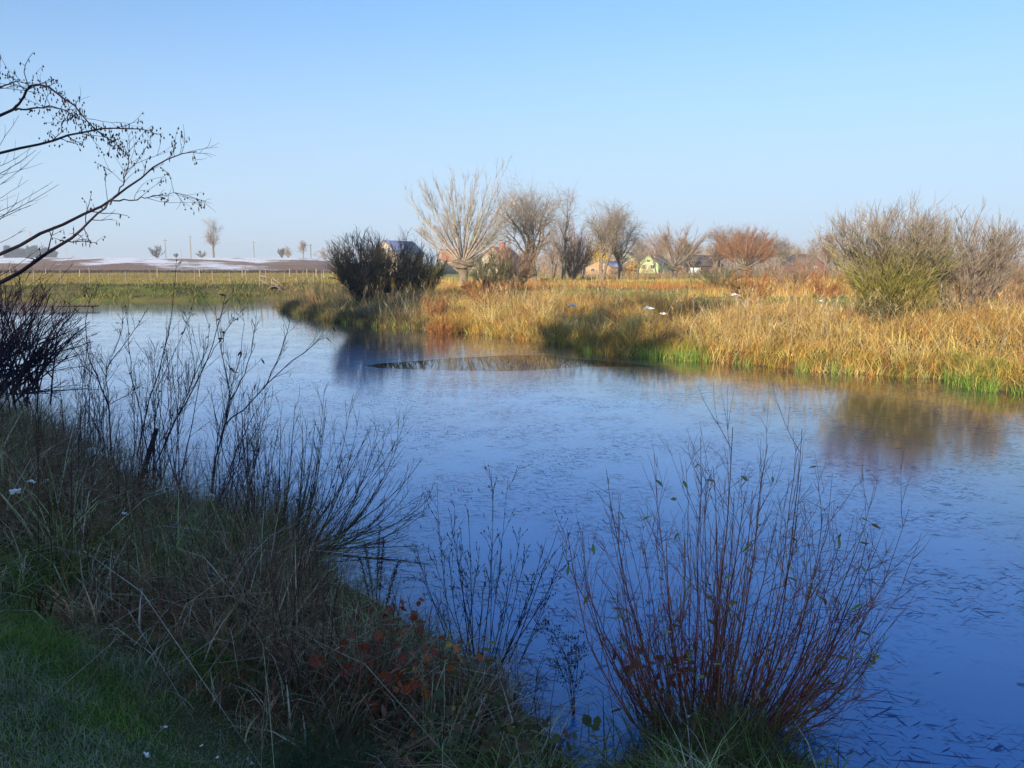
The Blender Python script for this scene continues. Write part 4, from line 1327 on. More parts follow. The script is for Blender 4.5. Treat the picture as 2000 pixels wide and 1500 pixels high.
# tall dead and green grass on the near bank
rng = rt(302)
x, y, z, s = scatter(rng, 15000, -17, 3.2, 2.2, 17)
px_, py_ = pix(np.c_[x, y, z])
bl = beyond_lawn(x, y)
keep = (bl > -.02) & (s > .05) & (px_ > -250) & (px_ < 1800) & (rng.uniform(0, 1, len(x)) < np.clip(1.3 - y / 15, .35, 1))
x, y, s, bl, px_ = x[keep], y[keep], s[keep], bl[keep], px_[keep]
per = 27
i, bx, by = clumped(rng, x, y, per, .055)
bz = ground_z(bx, by)
n = len(i)
hc = np.clip(rng.normal(.58, .19, len(x)), .18, 1.0) * (.35 + .65 * sstep(0, .8, bl)) * (1 + .75 * np.exp(-((px_ - 500) / 130) ** 2) * sstep(2.2, .6, s) + .9 * sstep(260, 90, px_) * sstep(3.2, 1, s))
h = limit_h(bx, by, bz, hc[i] * rng.uniform(.35, 1.2, n), np.where(rng.uniform(0, 1, n) < .12, rng.uniform(-60, 0, n), rng.uniform(-15, 70, n)))
tone = vnoise(x * .9, y * .9, 41) + .5 * vnoise(x * 2.5, y * 2.5, 42)
brown = sstep(-.1, .35, tone + .5 * sstep(380, 620, px_) + .45 * sstep(3.4, 1.6, s) * sstep(700, 560, px_) - .25)
isb = rng.uniform(0, 1, len(x)) < brown
cgc = palette(rng, [(0.12, 0.21, 0.035), (0.20, 0.27, 0.07), (0.32, 0.33, 0.13), (0.44, 0.40, 0.25)], len(x), [3, 3, 2, 1.8], .3)
cbc = palette(rng, [(0.20, 0.115, 0.06), (0.33, 0.215, 0.125), (0.46, 0.36, 0.24), (0.15, 0.08, 0.05)], len(x), [4, 3, 1.6, 3.5], .3)
cols = np.where(isb[:, None], cbc, cgc)[i] * rng.normal(1, .18, (n, 1))
pale = rng.uniform(0, 1, n) < .13
cols[pale] = palette(rng, [(.62, .60, .50), (.52, .47, .33)], int(pale.sum()))
cols = np.clip(cols, .01, .8)
caz = rng.uniform(0, 2 * pi, len(x))
ccur = np.abs(rng.normal(.3, .75, len(x)))
V, F, C = blades(rng, np.c_[bx, by, bz - .01], h, caz[i] + rng.normal(0, .9, n), rng.normal(.2, .25, n), ccur[i] + np.abs(rng.normal(.1, .35, n)), np.where(rng.uniform(0, 1, n) < .25, rng.uniform(.008, .014, n), rng.uniform(.003, .008, n)), 3, cols, .12)
tag(mk('tall_grass', V, F, M_GRASS, col=C), 'tall tangled dead and green grass on the shaded near bank', 'grass', kind='stuff')

# thin dead stalks standing in the grass
rng = rt(303)
x, y, z, s = scatter(rng, 11500, -14, 1.0, 3.6, 14)
px_, _ = pix(np.c_[x, y, z])
dn = np.maximum(np.exp(-((px_ - 540) / 120) ** 2), .50)
keep = (beyond_lawn(x, y) > .25) & (s > .05) & (rng.uniform(0, 1, len(x)) < dn) & (px_ > -150)
x, y, z = x[keep], y[keep], z[keep]
n = len(x)
h = limit_h(x, y, z, rng.uniform(.4, 1.1, n), rng.uniform(-70, 50, n))
d = np.c_[rng.normal(0, .16, n), rng.normal(0, .16, n), np.ones(n)]
P = np.c_[x, y, z][:, None] + (d * h[:, None])[:, None] * np.linspace(0, 1, 5)[None, :, None]
P[:, 1:] += rng.normal(0, .012, (n, 4, 3))
R = rng.uniform(.002, .0038, n)[:, None] * np.linspace(1, .5, 5)[None]
g = Geo()
cst = palette(rng, [(0.075, 0.045, 0.035), (0.13, 0.08, 0.055), (0.21, 0.14, 0.09)], n)
emit(g, P, R, 3, cst)
P2, R2 = spawn(rng, P, R, 4, .35, 1, 32, 12, h * .28, .3, .2, .1, .15, 3, .8, .0011, .5)
emit(g, P2, R2, 3, np.repeat(cst, 4, axis=0))
tag(g.build('dead_stalks', M_TWIG), 'thin brown dead weed stalks among the tall grass', 'stalks', kind='stuff')

# ------------------------------------------------------------------ near shrubs, stem by stem
LEAFV = np.array([[0, 0, 0], [.12, .25, .01], [.15, .5, .0], [.09, .8, -.03], [0, 1, -.07], [-.09, .8, -.03], [-.15, .5, 0], [-.12, .25, .01], [0, .5, -.035]])
LEAFF = np.array([[0, 1, 8], [1, 2, 8], [2, 3, 8], [3, 4, 8], [4, 5, 8], [5, 6, 8], [6, 7, 8], [7, 0, 8]])


def leaf_mesh(name, c):
    return mesh(name, LEAFV, LEAFF, M_LEAF, np.tile(np.array(c), (9, 1)))


def put_leaf(parent, me, pos, origin, L, rng, droop=.6, wid=1.0):
    o = obj('leaf', me, parent, np.asarray(pos) - origin)
    o.rotation_euler = (rng.normal(-droop, .45), rng.normal(0, .7), rng.uniform(0, 2 * pi))
    o.scale = (L * wid, L, L)
    return o


def px_stem(b, c, t, y0, y1, n=9, rng=None, jit=.006):
    """stem from its foot through a bend to its tip, given where they stand in the photo, at distances y0..y1"""
    A = W(*b, y0)
    B = W(*c, y0 + (y1 - y0) * .5)
    T = W(*t, y1)
    tt = np.linspace(0, 1, n)[:, None]
    P = (1 - tt) ** 2 * A + 2 * tt * (1 - tt) * B + tt ** 2 * T
    if rng is not None: P[1:] += np.cumsum(rng.normal(0, jit, (n - 1, 3)), axis=0) * np.linspace(.3, 1, n - 1)[:, None]
    return P


def stem_shrub(name, label, stems, radii, pal, rng, twigs=(4, 0), twig_len=.3, twig_r=.0016, leaves=0, leaf_cols=((0.07, 0.10, 0.03),), leaf_len=(.05, .09), cat='shrub', leaf_zone=(.45, 1.0), twig_ang=24, up=.15, leaf_wid=1.0, buds=0):
    base = np.mean([s[0] for s in stems], axis=0)
    t = thing(name, label, cat, base)
    lm = [leaf_mesh('leaf', c) for c in leaf_cols]
    tips = []
    for P, r in zip(stems, radii):
        P = P[None] if P.ndim == 2 else P
        R = (r * np.linspace(1, .28, P.shape[1]))[None]
        g = Geo()
        emit(g, P, R, 5, palette(rng, pal, 1))
        L = np.linalg.norm(P[0, -1] - P[0, 0])
        if twigs[0]:
            P2, R2 = spawn(rng, P, R, twigs[0], .3, .97, twig_ang, 9, twig_len * L, .3, .5, up, .06, 5, .6, twig_r, .45, .03)
            emit(g, P2, R2, 3, palette(rng, pal, len(P2)))
            tips.append(P2)
            if twigs[1]:
                P3, R3 = spawn(rng, P2, R2, twigs[1], .3, 1, 28, 9, twig_len * L * .35, .3, .4, up, .08, 4, .7, twig_r * .8, .5, .03)
                emit(g, P3, R3, 3, palette(rng, pal, len(P3)))
                tips.append(P3)
        tips.append(P)
        g.build('stem', M_TWIG, t, origin=base)
    for k in range(leaves):
        T = tips[rng.integers(len(tips))]
        p = T[rng.integers(len(T))]
        f = rng.uniform(*leaf_zone) * (len(p) - 1)
        j = min(int(f), len(p) - 2)
        put_leaf(t, lm[rng.integers(len(lm))], p[j] + (p[j + 1] - p[j]) * (f - j), base, rng.uniform(*leaf_len), rng, wid=leaf_wid)
    if buds:
        g = Geo()
        for T in tips:
            for p in T:
                for f in rng.uniform(.35, 1, buds):
                    j = min(int(f * (len(p) - 1)), len(p) - 2)
                    c = p[j] + (p[j + 1] - p[j]) * (f * (len(p) - 1) - j)
                    g.add(c + np.array([[0, 0, .008], [.004, 0, 0], [-.002, .0035, 0], [-.002, -.0035, 0], [0, 0, -.008]]), [[0, 1, 2], [0, 2, 3], [0, 3, 1], [4, 2, 1], [4, 3, 2], [4, 1, 3]], (.05, .035, .03))
        tag(g.build('seed_heads', M_TWIG, t, origin=base), kind='stuff')
    return t


REDW = [(0.34, 0.095, 0.06), (0.38, 0.135, 0.075), (0.22, 0.065, 0.06), (0.30, 0.16, 0.10)]
DARKW = [(0.035, 0.024, 0.045), (0.05, 0.032, 0.05), (0.03, 0.022, 0.04)]
OLIVEW = [(0.09, 0.07, 0.045), (0.13, 0.10, 0.06), (0.07, 0.055, 0.04)]

# red willow shrub in the corner of the pond
rng = rt(401)
tipx = [(1128, 985), (1120, 1080), (1150, 1030), (1178, 850), (1205, 960), (1236, 985), (1255, 1000), (1250, 1090), (1292, 985), (1318, 1000), (1330, 1080), (1345, 950), (1352, 805), (1378, 830), (1418, 796), (1330, 855), (1405, 860),
        (1440, 900), (1470, 905), (1500, 845), (1448, 960), (1420, 985), (1548, 830), (1520, 930), (1488, 1000), (1560, 900), (1585, 970), (1610, 925), (1645, 868), (1600, 1050), (1640, 1000), (1660, 1060), (1715, 895), (1772, 960),
        (1690, 1060), (1700, 1110), (1745, 1090), (1680, 1150), (1720, 1180), (1690, 1245), (1640, 1150), (1655, 1270), (1690, 1330), (1610, 1210), (1280, 1120), (1200, 1110), (1390, 1060), (1365, 1130), (1460, 1080),
        (1540, 1080), (1560, 1150), (1500, 1150), (1430, 1130), (1300, 1060), (1225, 1180), (1240, 1250), (1580, 1290), (1620, 1330), (1170, 1170), (1320, 1200), (1400, 1210), (1475, 1220)]
stems, rad = [], []
for tx, ty in [(a, b_ + 45) for a, b_ in tipx] + [(a + rng.normal(0, 26), b_ + 30 + abs(rng.normal(60, 60))) for a, b_ in tipx] + [(rng.uniform(1180, 1660), rng.uniform(1170, 1400)) for _ in range(80)]:
    bx_ = 1385 + (tx - 1420) * .30 + rng.normal(0, 18)
    by_ = 1462 + rng.normal(0, 14) - abs(bx_ - 1385) * .05
    y0 = 4.55 + rng.normal(0, .09)
    y1 = y0 + rng.uniform(-.45, .55)
    k = rng.uniform(.22, .5)
    c = (bx_ + (tx - bx_) * (.72 + rng.normal(0, .16)) + rng.normal(0, 14), by_ + (ty - by_) * k)
    stems.append(px_stem((bx_, by_), c, (tx, ty), y0, y1, 9, rng, .014))
    rad.append(rng.uniform(.0034, .0068))
stem_shrub('red_willow', 'red-stemmed willow shrub with a few narrow leaves standing in the pond corner', stems, rad, REDW, rng, (6, 2), .30, .0019, 270,
           ((0.22, 0.34, 0.10), (0.36, 0.38, 0.13), (0.32, 0.20, 0.08), (0.18, 0.27, 0.12)), (.05, .085), leaf_zone=(.3, 1), leaf_wid=.95, twig_ang=30)

# spreading willow leaning over the ice from the middle of the bank
rng = rt(402)
tipx = [(838, 968), (826, 900), (832, 1010), (792, 812), (760, 830), (735, 860), (696, 770), (715, 840), (680, 880), (640, 800), (625, 755), (660, 840), (600, 820), (610, 900), (575, 790), (565, 850), (545, 830), (530, 900), (700, 950), (740, 930), (770, 900),
        (800, 960), (815, 1060), (780, 1080), (740, 1010), (700, 1010), (660, 960), (640, 930), (520, 850), (505, 830), (550, 930), (590, 960), (760, 980), (720, 1060), (690, 900), (625, 880), (590, 870)]
stems, rad = [], []
for tx, ty in tipx + [(a + rng.normal(0, 16), b_ + abs(rng.normal(20, 25))) for a, b_ in tipx]:
    bx_, by_ = 575 + (tx - 650) * .2 + rng.normal(0, 16), 1085 + rng.normal(0, 12)
    y0 = 6.9 + rng.normal(0, .12)
    c = (bx_ + (tx - bx_) * .68, by_ + (ty - by_) * (.32 + rng.normal(0, .05)))
    stems.append(px_stem((bx_, by_), c, (tx, ty), y0, y0 + rng.uniform(-.6, .5), 9, rng, .006))
    rad.append(rng.uniform(.004, .0085))
stem_shrub('leaning_willow_shrub', 'bare dark willow shrub leaning out over the ice from the near bank', stems, rad, OLIVEW, rng, (7, 2), .24, .0022, 14, ((0.05, 0.04, 0.03),), (.04, .07))

# thin shrub with seed-head wands between the two willows
rng = rt(403)
tipx = [(806, 1068), (850, 945), (880, 1010), (915, 1000), (963, 922), (990, 935), (968, 1060), (1012, 1060), (1025, 1090), (1086, 1030), (1118, 1015), (1065, 1055), (1050, 1120), (1100, 1110), (930, 1060), (898, 1060), (872, 1080), (850, 1100), (1000, 1120), (945, 1120),
        (830, 1130), (1070, 1160), (1030, 1180), (905, 1130)]
stems, rad = [], []
for tx, ty in tipx:
    bx_, by_ = 945 + (tx - 960) * .35 + rng.normal(0, 14), 1298 + rng.normal(0, 12)
    y0 = 5.35 + rng.normal(0, .1)
    c = (bx_ + (tx - bx_) * .55, by_ + (ty - by_) * .45)
    stems.append(px_stem((bx_, by_), c, (tx, ty), y0, y0 + rng.uniform(-.4, .4), 9, rng, .005))
    rad.append(rng.uniform(.003, .0055))
stem_shrub('wand_shrub', 'thin bare shrub with seed-head wands beside the red leaves', stems, rad, DARKW, rng, (7, 2), .24, .0018, 10, ((0.14, 0.11, 0.03), (0.10, 0.07, 0.03)), (.03, .05), buds=2)

# three young trees and tall shoots on the left part of the bank
rng = rt(404)
def sapling(name, label, lines, y, r, pal, rng, leaves, tw=(9, 2), tl=.24, cat='shrub'):
    stems, rad = [], []
    for pts, rr in lines:
        P = np.array([W(px, py, y + dy) for px, py, dy in pts])
        m = 10
        f = np.linspace(0, len(P) - 1, m)
        j = np.minimum(f.astype(int), len(P) - 2)
        Q = P[j] + (P[j + 1] - P[j]) * (f - j)[:, None]
        Q[1:] += rng.normal(0, .006, (m - 1, 3))
        stems.append(Q)
        rad.append(r * rr)
    return stem_shrub(name, label, stems, rad, pal, rng, tw, tl, .0026, leaves, ((0.035, 0.025, 0.03), (0.06, 0.045, 0.03)), (.035, .07), cat=cat, twig_ang=30)


sapling('forked_sapling', 'small dark forked sapling beside the cut stump', [([(217, 905, 0), (214, 800, 0), (190, 740, 0), (170, 690, .1), (166, 620, .1), (180, 570, .2)], 1), ([(214, 805, 0), (210, 770, 0), (205, 730, -.1), (225, 690, -.1), (260, 650, -.2), (290, 600, -.2)], .8),
        ([(190, 740, 0), (160, 710, .2), (140, 670, .2), (120, 640, .3)], .6), ([(206, 735, 0), (185, 700, .1), (172, 660, .1)], .5), ([(215, 790, 0), (250, 770, .1), (300, 740, .1)], .5), ([(222, 690, 0), (240, 640, 0), (238, 590, 0)], .5)], 8.3, .0085, DARKW, rng, 12)
sapling('tall_wand', 'tall single dark wand rising past the far bank', [([(268, 890, 0), (290, 790, 0), (318, 700, .1), (332, 640, .1), (341, 560, .2), (345, 505, .2)], 1), ([(300, 770, 0), (345, 680, .1), (372, 620, .1), (378, 570, .1)], .5)], 7.6, .0065, DARKW, rng, 10, (4, 1), .14)
sapling('slanting_sapling', 'slanting dark stems leaning toward the ice beside the stump', [([(305, 905, 0), (350, 810, 0), (395, 725, .1), (425, 650, .1), (440, 580, .2)], 1), ([(312, 890, 0), (365, 770, .1), (402, 690, .1), (412, 630, .2)], .8), ([(290, 890, 0), (262, 760, 0), (250, 680, .1), (248, 592, .1)], .7),
        ([(380, 740, 0), (372, 660, 0), (362, 600, 0)], .5), ([(395, 720, 0), (430, 660, .1), (470, 610, .1)], .5), ([(335, 830, 0), (330, 720, .1), (322, 660, .1)], .4)], 7.5, .008, DARKW, rng, 16)
sapling('grey_sapling', 'grey forked young tree rooted at the water edge', [([(410, 1000, 0), (412, 930, 0), (428, 870, 0), (441, 825, 0), (452, 770, 0), (440, 720, .1), (425, 650, .1), (420, 600, .1)], 1), ([(441, 828, 0), (470, 805, 0), (515, 760, -.1), (555, 715, -.1), (600, 685, -.1), (632, 655, -.2)], .8),
        ([(450, 780, 0), (478, 730, 0), (495, 670, .1), (500, 610, .1)], .7), ([(515, 760, 0), (540, 710, 0), (560, 650, .1), (570, 600, .1)], .6), ([(428, 870, 0), (445, 780, .1), (470, 700, .1), (478, 640, .2), (468, 590, .2)], .5)], 7.9, .0095, [(0.09, 0.085, 0.085), (0.07, 0.06, 0.06)], rng, 26)

# finer shrubs filling the bank between the saplings
for k, (x0, x1, by0, tops, y0, nst, lab) in enumerate([(130, 235, 915, [(90, 700), (150, 640), (220, 680), (260, 760)], 8.6, 34, 'fine twiggy shrub around the forked sapling'),
                                                       (250, 360, 950, [(230, 720), (320, 640), (400, 660), (440, 780)], 7.9, 36, 'fine twiggy shrub behind the cut stump'),
                                                       (400, 520, 1010, [(380, 760), (450, 690), (540, 740), (600, 820)], 7.6, 38, 'fine twiggy shrub beside the grey forked sapling')]):
    rng = rt(420 + k)
    tx_, ty_ = zip(*tops)
    stems, rad = [], []
    for q in range(nst):
        bx_, tx = rng.uniform(x0, x1), rng.uniform(tx_[0], tx_[-1])
        tx = .6 * tx + .4 * bx_
        ty = np.interp(tx, tx_, ty_) + abs(rng.normal(0, 90))
        yy = y0 + rng.normal(0, .3)
        stems.append(px_stem((bx_, by0 + rng.normal(0, 12)), ((bx_ + tx) / 2 + rng.normal(0, 12), by0 + (ty - by0) * .45), (tx, ty), yy, yy + rng.uniform(-.3, .4), 8, rng, .012))
        rad.append(rng.uniform(.003, .006))
    stem_shrub('twiggy_shrub', lab, stems, rad, DARKW, rng, (6, 2), .24, .0021, 5, ((0.07, 0.05, 0.04),), (.03, .06), twig_ang=32)

# dense thicket at the left edge
rng = rt(405)
stems, rad = [], []
for k in range(130):
    tx = rng.uniform(-60, 150) if k % 3 else rng.uniform(60, 195)
    ty = np.interp(tx, [-60, 40, 110, 200], [535, 540, 575, 625]) + abs(rng.normal(0, 65))
    bx_, by_ = rng.uniform(-90, 75), 770 + rng.normal(0, 18)
    y0 = 10.0 + rng.normal(0, .5)
    stems.append(px_stem((bx_, by_), (bx_ + (tx - bx_) * .5, by_ + (ty - by_) * .5), (tx, ty), y0, y0 + rng.uniform(-.8, .8), 8, rng, .012))
    rad.append(rng.uniform(.005, .013))
stem_shrub('edge_thicket', 'dense tangle of dark bare stems at the edge of the near bank', stems, rad, DARKW, rng, (5, 2), .28, .003, 0)
sapling('edge_sapling', 'forked dark sapling in front of the edge thicket', [([(98, 790, 0), (104, 720, 0), (112, 650, 0), (150, 600, 0)], 1), ([(104, 740, 0), (60, 690, 0), (30, 640, .1), (-10, 600, .1)], .8), ([(106, 700, 0), (140, 660, 0), (165, 640, 0)], .6), ([(110, 660, 0), (100, 620, 0), (105, 580, 0)], .6)], 9.0, .011, DARKW, rng, 2)

# cut stump
p0 = W(285, 905, 7.7)
p1 = W(306, 838, 7.7)
t = thing('stump', 'leaning cut stump among the slanting stems', 'stump', p0)
Geo().tube([(p1 - p0) * -.9, (p1 - p0) * .5, p1 - p0], [.03, .024, .02], 9).build('trunk', M_BARK_DARK, t)
Geo().tube([(p1 - p0) * .995, (p1 - p0) * 1.012], [.018, .018], 9).build('cut_face', M_BROWNWOOD, t)

# alder whose branches hang in from the side, with cones and catkins
rng = rt(406)
tb = base_at(-330, 7.2)
t = thing('alder', 'overhanging alder boughs with small cones and catkins against the sky', 'tree', tb)
TP = np.array([tb + [0, 0, -.3], tb + [.05, 0, 1.0], tb + [.0, .05, 2.4], tb + [-.1, 0, 4.0], tb + [-.1, .1, 6.0]])
g = Geo()
g.tube(TP - tb, [.15, .12, .10, .08, .03], 9)
g.build('trunk', M_BARK_DARK, t)
def bough(pts, y0, y1, r0, r1, m=16):
    pts = np.array(pts, float)
    P = np.array([W(px, py, y0 + (y1 - y0) * k / (len(pts) - 1)) for k, (px, py) in enumerate(pts)])
    f = np.linspace(0, len(P) - 1, m)
    j = np.minimum(f.astype(int), len(P) - 2)
    Q = P[j] + (P[j + 1] - P[j]) * (f - j)[:, None]
    Q[1:-1] = .5 * Q[1:-1] + .25 * (Q[:-2] + Q[2:])
    Q[1:] += rng.normal(0, .005, (m - 1, 3))
    return Q, np.linspace(r0, r1, m)


trk = lambda z: pix(np.array([tb[0], tb[1], z]))
bo = [bough([trk(2.0), (-120, 545), (0, 497), (60, 466), (120, 440), (190, 410), (222, 388), (262, 358), (300, 325), (345, 302), (380, 293)], 7.2, 5.6, .017, .0025),
      bough([trk(1.6), (-120, 610), (0, 555), (60, 520), (110, 484), (150, 458), (182, 428), (205, 402), (222, 386)], 7.2, 6.0, .021, .004),
      bough([trk(3.4), (-140, 330), (0, 298), (60, 286), (120, 268), (180, 254), (230, 246), (280, 256), (306, 260)], 7.2, 5.8, .014, .002),
      bough([trk(3.8), (-120, 270), (0, 229), (30, 213), (46, 190), (58, 166), (85, 163), (115, 182), (145, 205), (168, 236), (195, 262), (222, 278), (252, 300)], 7.2, 5.7, .014, .0015, 22),
      bough([trk(4.2), (-100, 200), (0, 170), (28, 161), (58, 160)], 7.2, 6.0, .010, .002),
      bough([(30, 215), (60, 212), (100, 206), (135, 218), (150, 232)], 6.8, 6.0, .008, .002),
      bough([(222, 392), (258, 390), (300, 384), (342, 376)], 6.0, 5.8, .006, .0015),
      bough([(215, 400), (240, 360), (250, 330), (252, 270)], 6.0, 5.8, .006, .0012),
      bough([(0, 700), (-30, 640), (30, 600), (110, 560), (160, 590)], 8.0, 7.6, .012, .002)]
tw = []
for P, R in bo[:-1]:
    g = Geo()
    emit(g, P[None], R[None], 6, palette(rng, DARKW, 1))
    P2, R2 = spawn(rng, P[None], R[None], 11, .35, 1, 38, 12, .26, .35, .3, .2, .14, 5, .5, .0022, .4)
    emit(g, P2, R2, 3, palette(rng, DARKW, len(P2)))
    P3, R3 = spawn(rng, P2, R2, 2, .3, 1, 35, 12, .11, .3, .3, .1, .16, 4, .7, .0016, .5)
    emit(g, P3, R3, 3, palette(rng, DARKW, len(P3)))
    tw += [P2, P3]
    g.build('bough', M_TWIG, t, origin=tb)
cones = []
for P in tw:
    for p in P[rng.uniform(0, 1, len(P)) < .75]: cones += [p[-1], p[-2]]
for P, R in (bo[3], bo[3], bo[2], bo[5]):
    for k in range(70):
        f = rng.uniform(.42 if P is not bo[5][0] else .1, 1) * (len(P) - 1.01)
        j = int(f)
        cones.append(P[j] + (P[j + 1] - P[j]) * (f - j) + rng.normal(0, .035, 3) * [1, 1, .8])
g = Geo()
for c in cones:
    if pix(c)[0] > 400: continue
    L = rng.uniform(.007, .012) if rng.uniform() < .75 else rng.uniform(.016, .026)
    w_ = .0065 if L < .015 else .004
    th = np.arange(5) * 2 * pi / 5
    V = np.concatenate([[[0, 0, L]], np.c_[np.cos(th) * w_, np.sin(th) * w_, np.zeros(5)], [[0, 0, -L]]]) + np.asarray(c) - [0, 0, L] + rng.normal(0, .004, 3)
    k = np.arange(5)
    g.add(V, np.concatenate([np.stack([np.zeros(5, int), 1 + k, 1 + (k + 1) % 5], 1), np.stack([np.full(5, 6), 1 + (k + 1) % 5, 1 + k], 1)]), (.035, .026, .03))
tag(g.build('cones', M_TWIG, t, origin=tb), kind='stuff')
# young straight shoots of a second stem beyond the alder
stems, rad = [], []
for tx, ty, bx_, by_ in ((88, 294, -60, 400), (72, 292, -60, 372), (80, 320, -50, 350), (60, 290, -40, 340), (35, 230, -50, 350), (97, 358, -70, 440), (112, 366, -60, 450), (60, 398, -60, 450), (58, 350, -60, 420), (30, 395, -60, 480), (20, 330, -60, 390), (45, 450, -50, 490),
                         (88, 475, -40, 560), (145, 500, -20, 600), (143, 512, 40, 620), (192, 547, 60, 640)):
    y0 = 7.6 + rng.normal(0, .2)
    stems.append(px_stem((bx_, by_), ((bx_ + tx) / 2, (by_ + ty) / 2 + 8), (tx, ty), y0, y0 - .3, 8, rng, .005))
    rad.append(rng.uniform(.003, .0055))
base_t = base_at(-260, 7.8)
stems.append(np.array([base_t + [0, 0, z] for z in np.linspace(0, 3.6, 8)]) + rng.normal(0, .01, (8, 3)))
rad.append(.03)
stem_shrub('young_shoots', 'straight thin young shoots below the alder boughs', stems, rad, DARKW, rng, (3, 0), .28, .0018, 0)

# dock with dark seed spikes
rng = rt(407)
bd = base_at(738, 5.95)
t = thing('dock_plant', 'dead dock plant with dark brown seed spikes beside the ice', 'plant', bd)
for tx, ty, bx_, by_ in ((714, 1062, 733, 1235), (752, 1048, 738, 1235), (778, 1095, 745, 1238), (735, 1035, 736, 1236), (700, 1085, 731, 1236)):
    P = px_stem((bx_, by_), (bx_ + (tx - bx_) * .3, (by_ + ty) / 2), (tx, ty), 5.95, 5.95 + rng.uniform(-.15, .15), 8, rng, .004)
    g = Geo()
    emit(g, P[None], np.linspace(.005, .0025, 8)[None], 5, np.array([[.045, .02, .018]]))
    n = 260
    f = rng.uniform(.42, 1, n) * 6.99
    j = f.astype(int)
    c = P[j] + (P[j + 1] - P[j]) * (f - j)[:, None] + rng.normal(0, .0085, (n, 3))
    V, F, C = blades(rng, c, rng.uniform(.006, .012, n), rng.uniform(0, 6.28, n), rng.normal(0, .6, n), np.zeros(n), rng.uniform(.006, .010, n), 1, palette(rng, [(.05, .02, .018), (.07, .03, .022), (.035, .016, .018)], n), .6)
    g.add(V, F, C)
    g.build('seed_spike', M_TWIG, t, origin=bd)

# red bramble leaves
rng = rt(408)
for (px, py, y, nl, sp, cols, lab) in ((805, 1312, 5.0, 46, (.20, .14, .11), ((.30, .055, .02), (.36, .10, .03), (.20, .04, .018), (.25, .16, .04)), 'bramble sprawl with bright red-orange leaves at the turf edge'),
                                       (690, 1292, 5.1, 34, (.17, .12, .10), ((.15, .028, .016), (.11, .03, .018), (.20, .045, .02)), 'dark crimson bramble leaves between turf and tall grass'),
                                       (770, 1205, 5.7, 24, (.13, .10, .09), ((.22, .05, .02), (.16, .04, .018)), 'small clump of dull red leaves below the dock plant'),
                                       (905, 1288, 5.0, 26, (.15, .10, .09), ((.14, .13, .03), (.10, .10, .03), (.17, .09, .03)), 'olive and brown bramble leaves beside the snow lump'),
                                       (975, 1440, 4.4, 60, (.32, .14, .13), ((.06, .07, .02), (.08, .06, .025), (.045, .055, .02), (.10, .05, .03)), 'dark olive leafy bramble mound at the corner of the near bank'),
                                       (1310, 1300, 4.6, 26, (.16, .1, .11), ((.16, .05, .025), (.11, .04, .025)), 'brown-red withered leaves in the foot of the red willow')):
    c = on_ground(px, py, .30)
    b = np.array([c[0], c[1], max(gz(c[0], c[1]), -.02)])
    t = thing('bramble', lab, 'bramble', b)
    lms = [leaf_mesh('leaf', tuple(min(.8, 1.7 * e) for e in q)) for q in cols]
    for k in range(5):
        e = c + rng.normal(0, 1, 3) * sp
        P = np.array([b, (b + e) / 2 + [0, 0, .06], e])
        g = Geo()
        emit(g, P[None], np.array([[.003, .0025, .0015]]), 4, np.array([[.08, .03, .02]]))
        g.build('stem', M_TWIG, t, origin=b)
    for k in range(int(nl * 1.7)):
        p = c + rng.normal(0, 1, 3) * sp * .8
        o = put_leaf(t, lms[rng.integers(len(lms))], p, b, rng.uniform(.04, .075), rng, .4, 2.3)

# drooping dead weed by the inlet
rng = rt(409)
stems, rad = [], []
for k in range(7):
    tx, ty = 1085 + rng.normal(0, 30), 1190 + abs(rng.normal(0, 40))
    stems.append(px_stem((1120 + rng.normal(0, 12), 1440), (1125 + rng.normal(0, 14), 1300), (tx, ty), 4.75, 4.9 + rng.normal(0, .1), 8, rng, .006))
    rad.append(.0028)
stem_shrub('dead_weed', 'drooping dead weed over the narrow inlet', stems, rad, [(0.06, 0.05, 0.04), (0.08, 0.065, 0.05)], rng, (12, 2), .22, .0012, 0, up=-.35, twig_ang=45, buds=2, cat='weed')

# pale broken reed blades and arching straws
rng = rt(410)
def straw(label, pts, y, w, c):
    y = min(y, on_ground(*pts[0], .12)[1])
    P = np.array([W(px, py, y + .04 * k) for k, (px, py) in enumerate(pts)])
    b = np.array([P[0][0], P[0][1], P[0][2]])
    n = len(P)
    d = np.array([0.15, -.3, .95]) * w / 2
    V = np.concatenate([P - d, P + d, P + [0, .004, 0]])
    k = np.arange(n - 1)
    o = mk('reed_blade', V, np.stack([k, k + 1, n + k + 1, n + k], 1), M_LEAF, None, b, np.tile(np.array(c), (len(V), 1)))
    o.location = b
    tag(o, label, 'reed', 'pale broken reed blades')
straw('short pale broken reed blade lying across the brown stalks', [(566, 1094), (585, 1086), (605, 1077)], 6.2, .014, (.42, .40, .34))
straw('pale bent reed blade above the moss cushion', [(632, 1130), (645, 1140), (658, 1155), (672, 1180)], 6.0, .010, (.36, .36, .28))
straw('yellow straw crossing the foot of the red willow', [(1060, 1292), (1180, 1265), (1260, 1235)], 4.5, .004, (.40, .34, .20))
straw('yellow-green upright reed blade in the red willow', [(1385, 1490), (1400, 1380), (1412, 1250), (1422, 1180)], 4.35, .010, (.20, .22, .10))
straw('long yellow straw leaning at the bramble mound', [(885, 1500), (905, 1440), (918, 1390)], 4.0, .004, (.40, .34, .18))
straw('pale dry grass seed head arching over the corner', [(1000, 1415), (1015, 1375), (1035, 1345)], 4.2, .006, (.48, .42, .30))

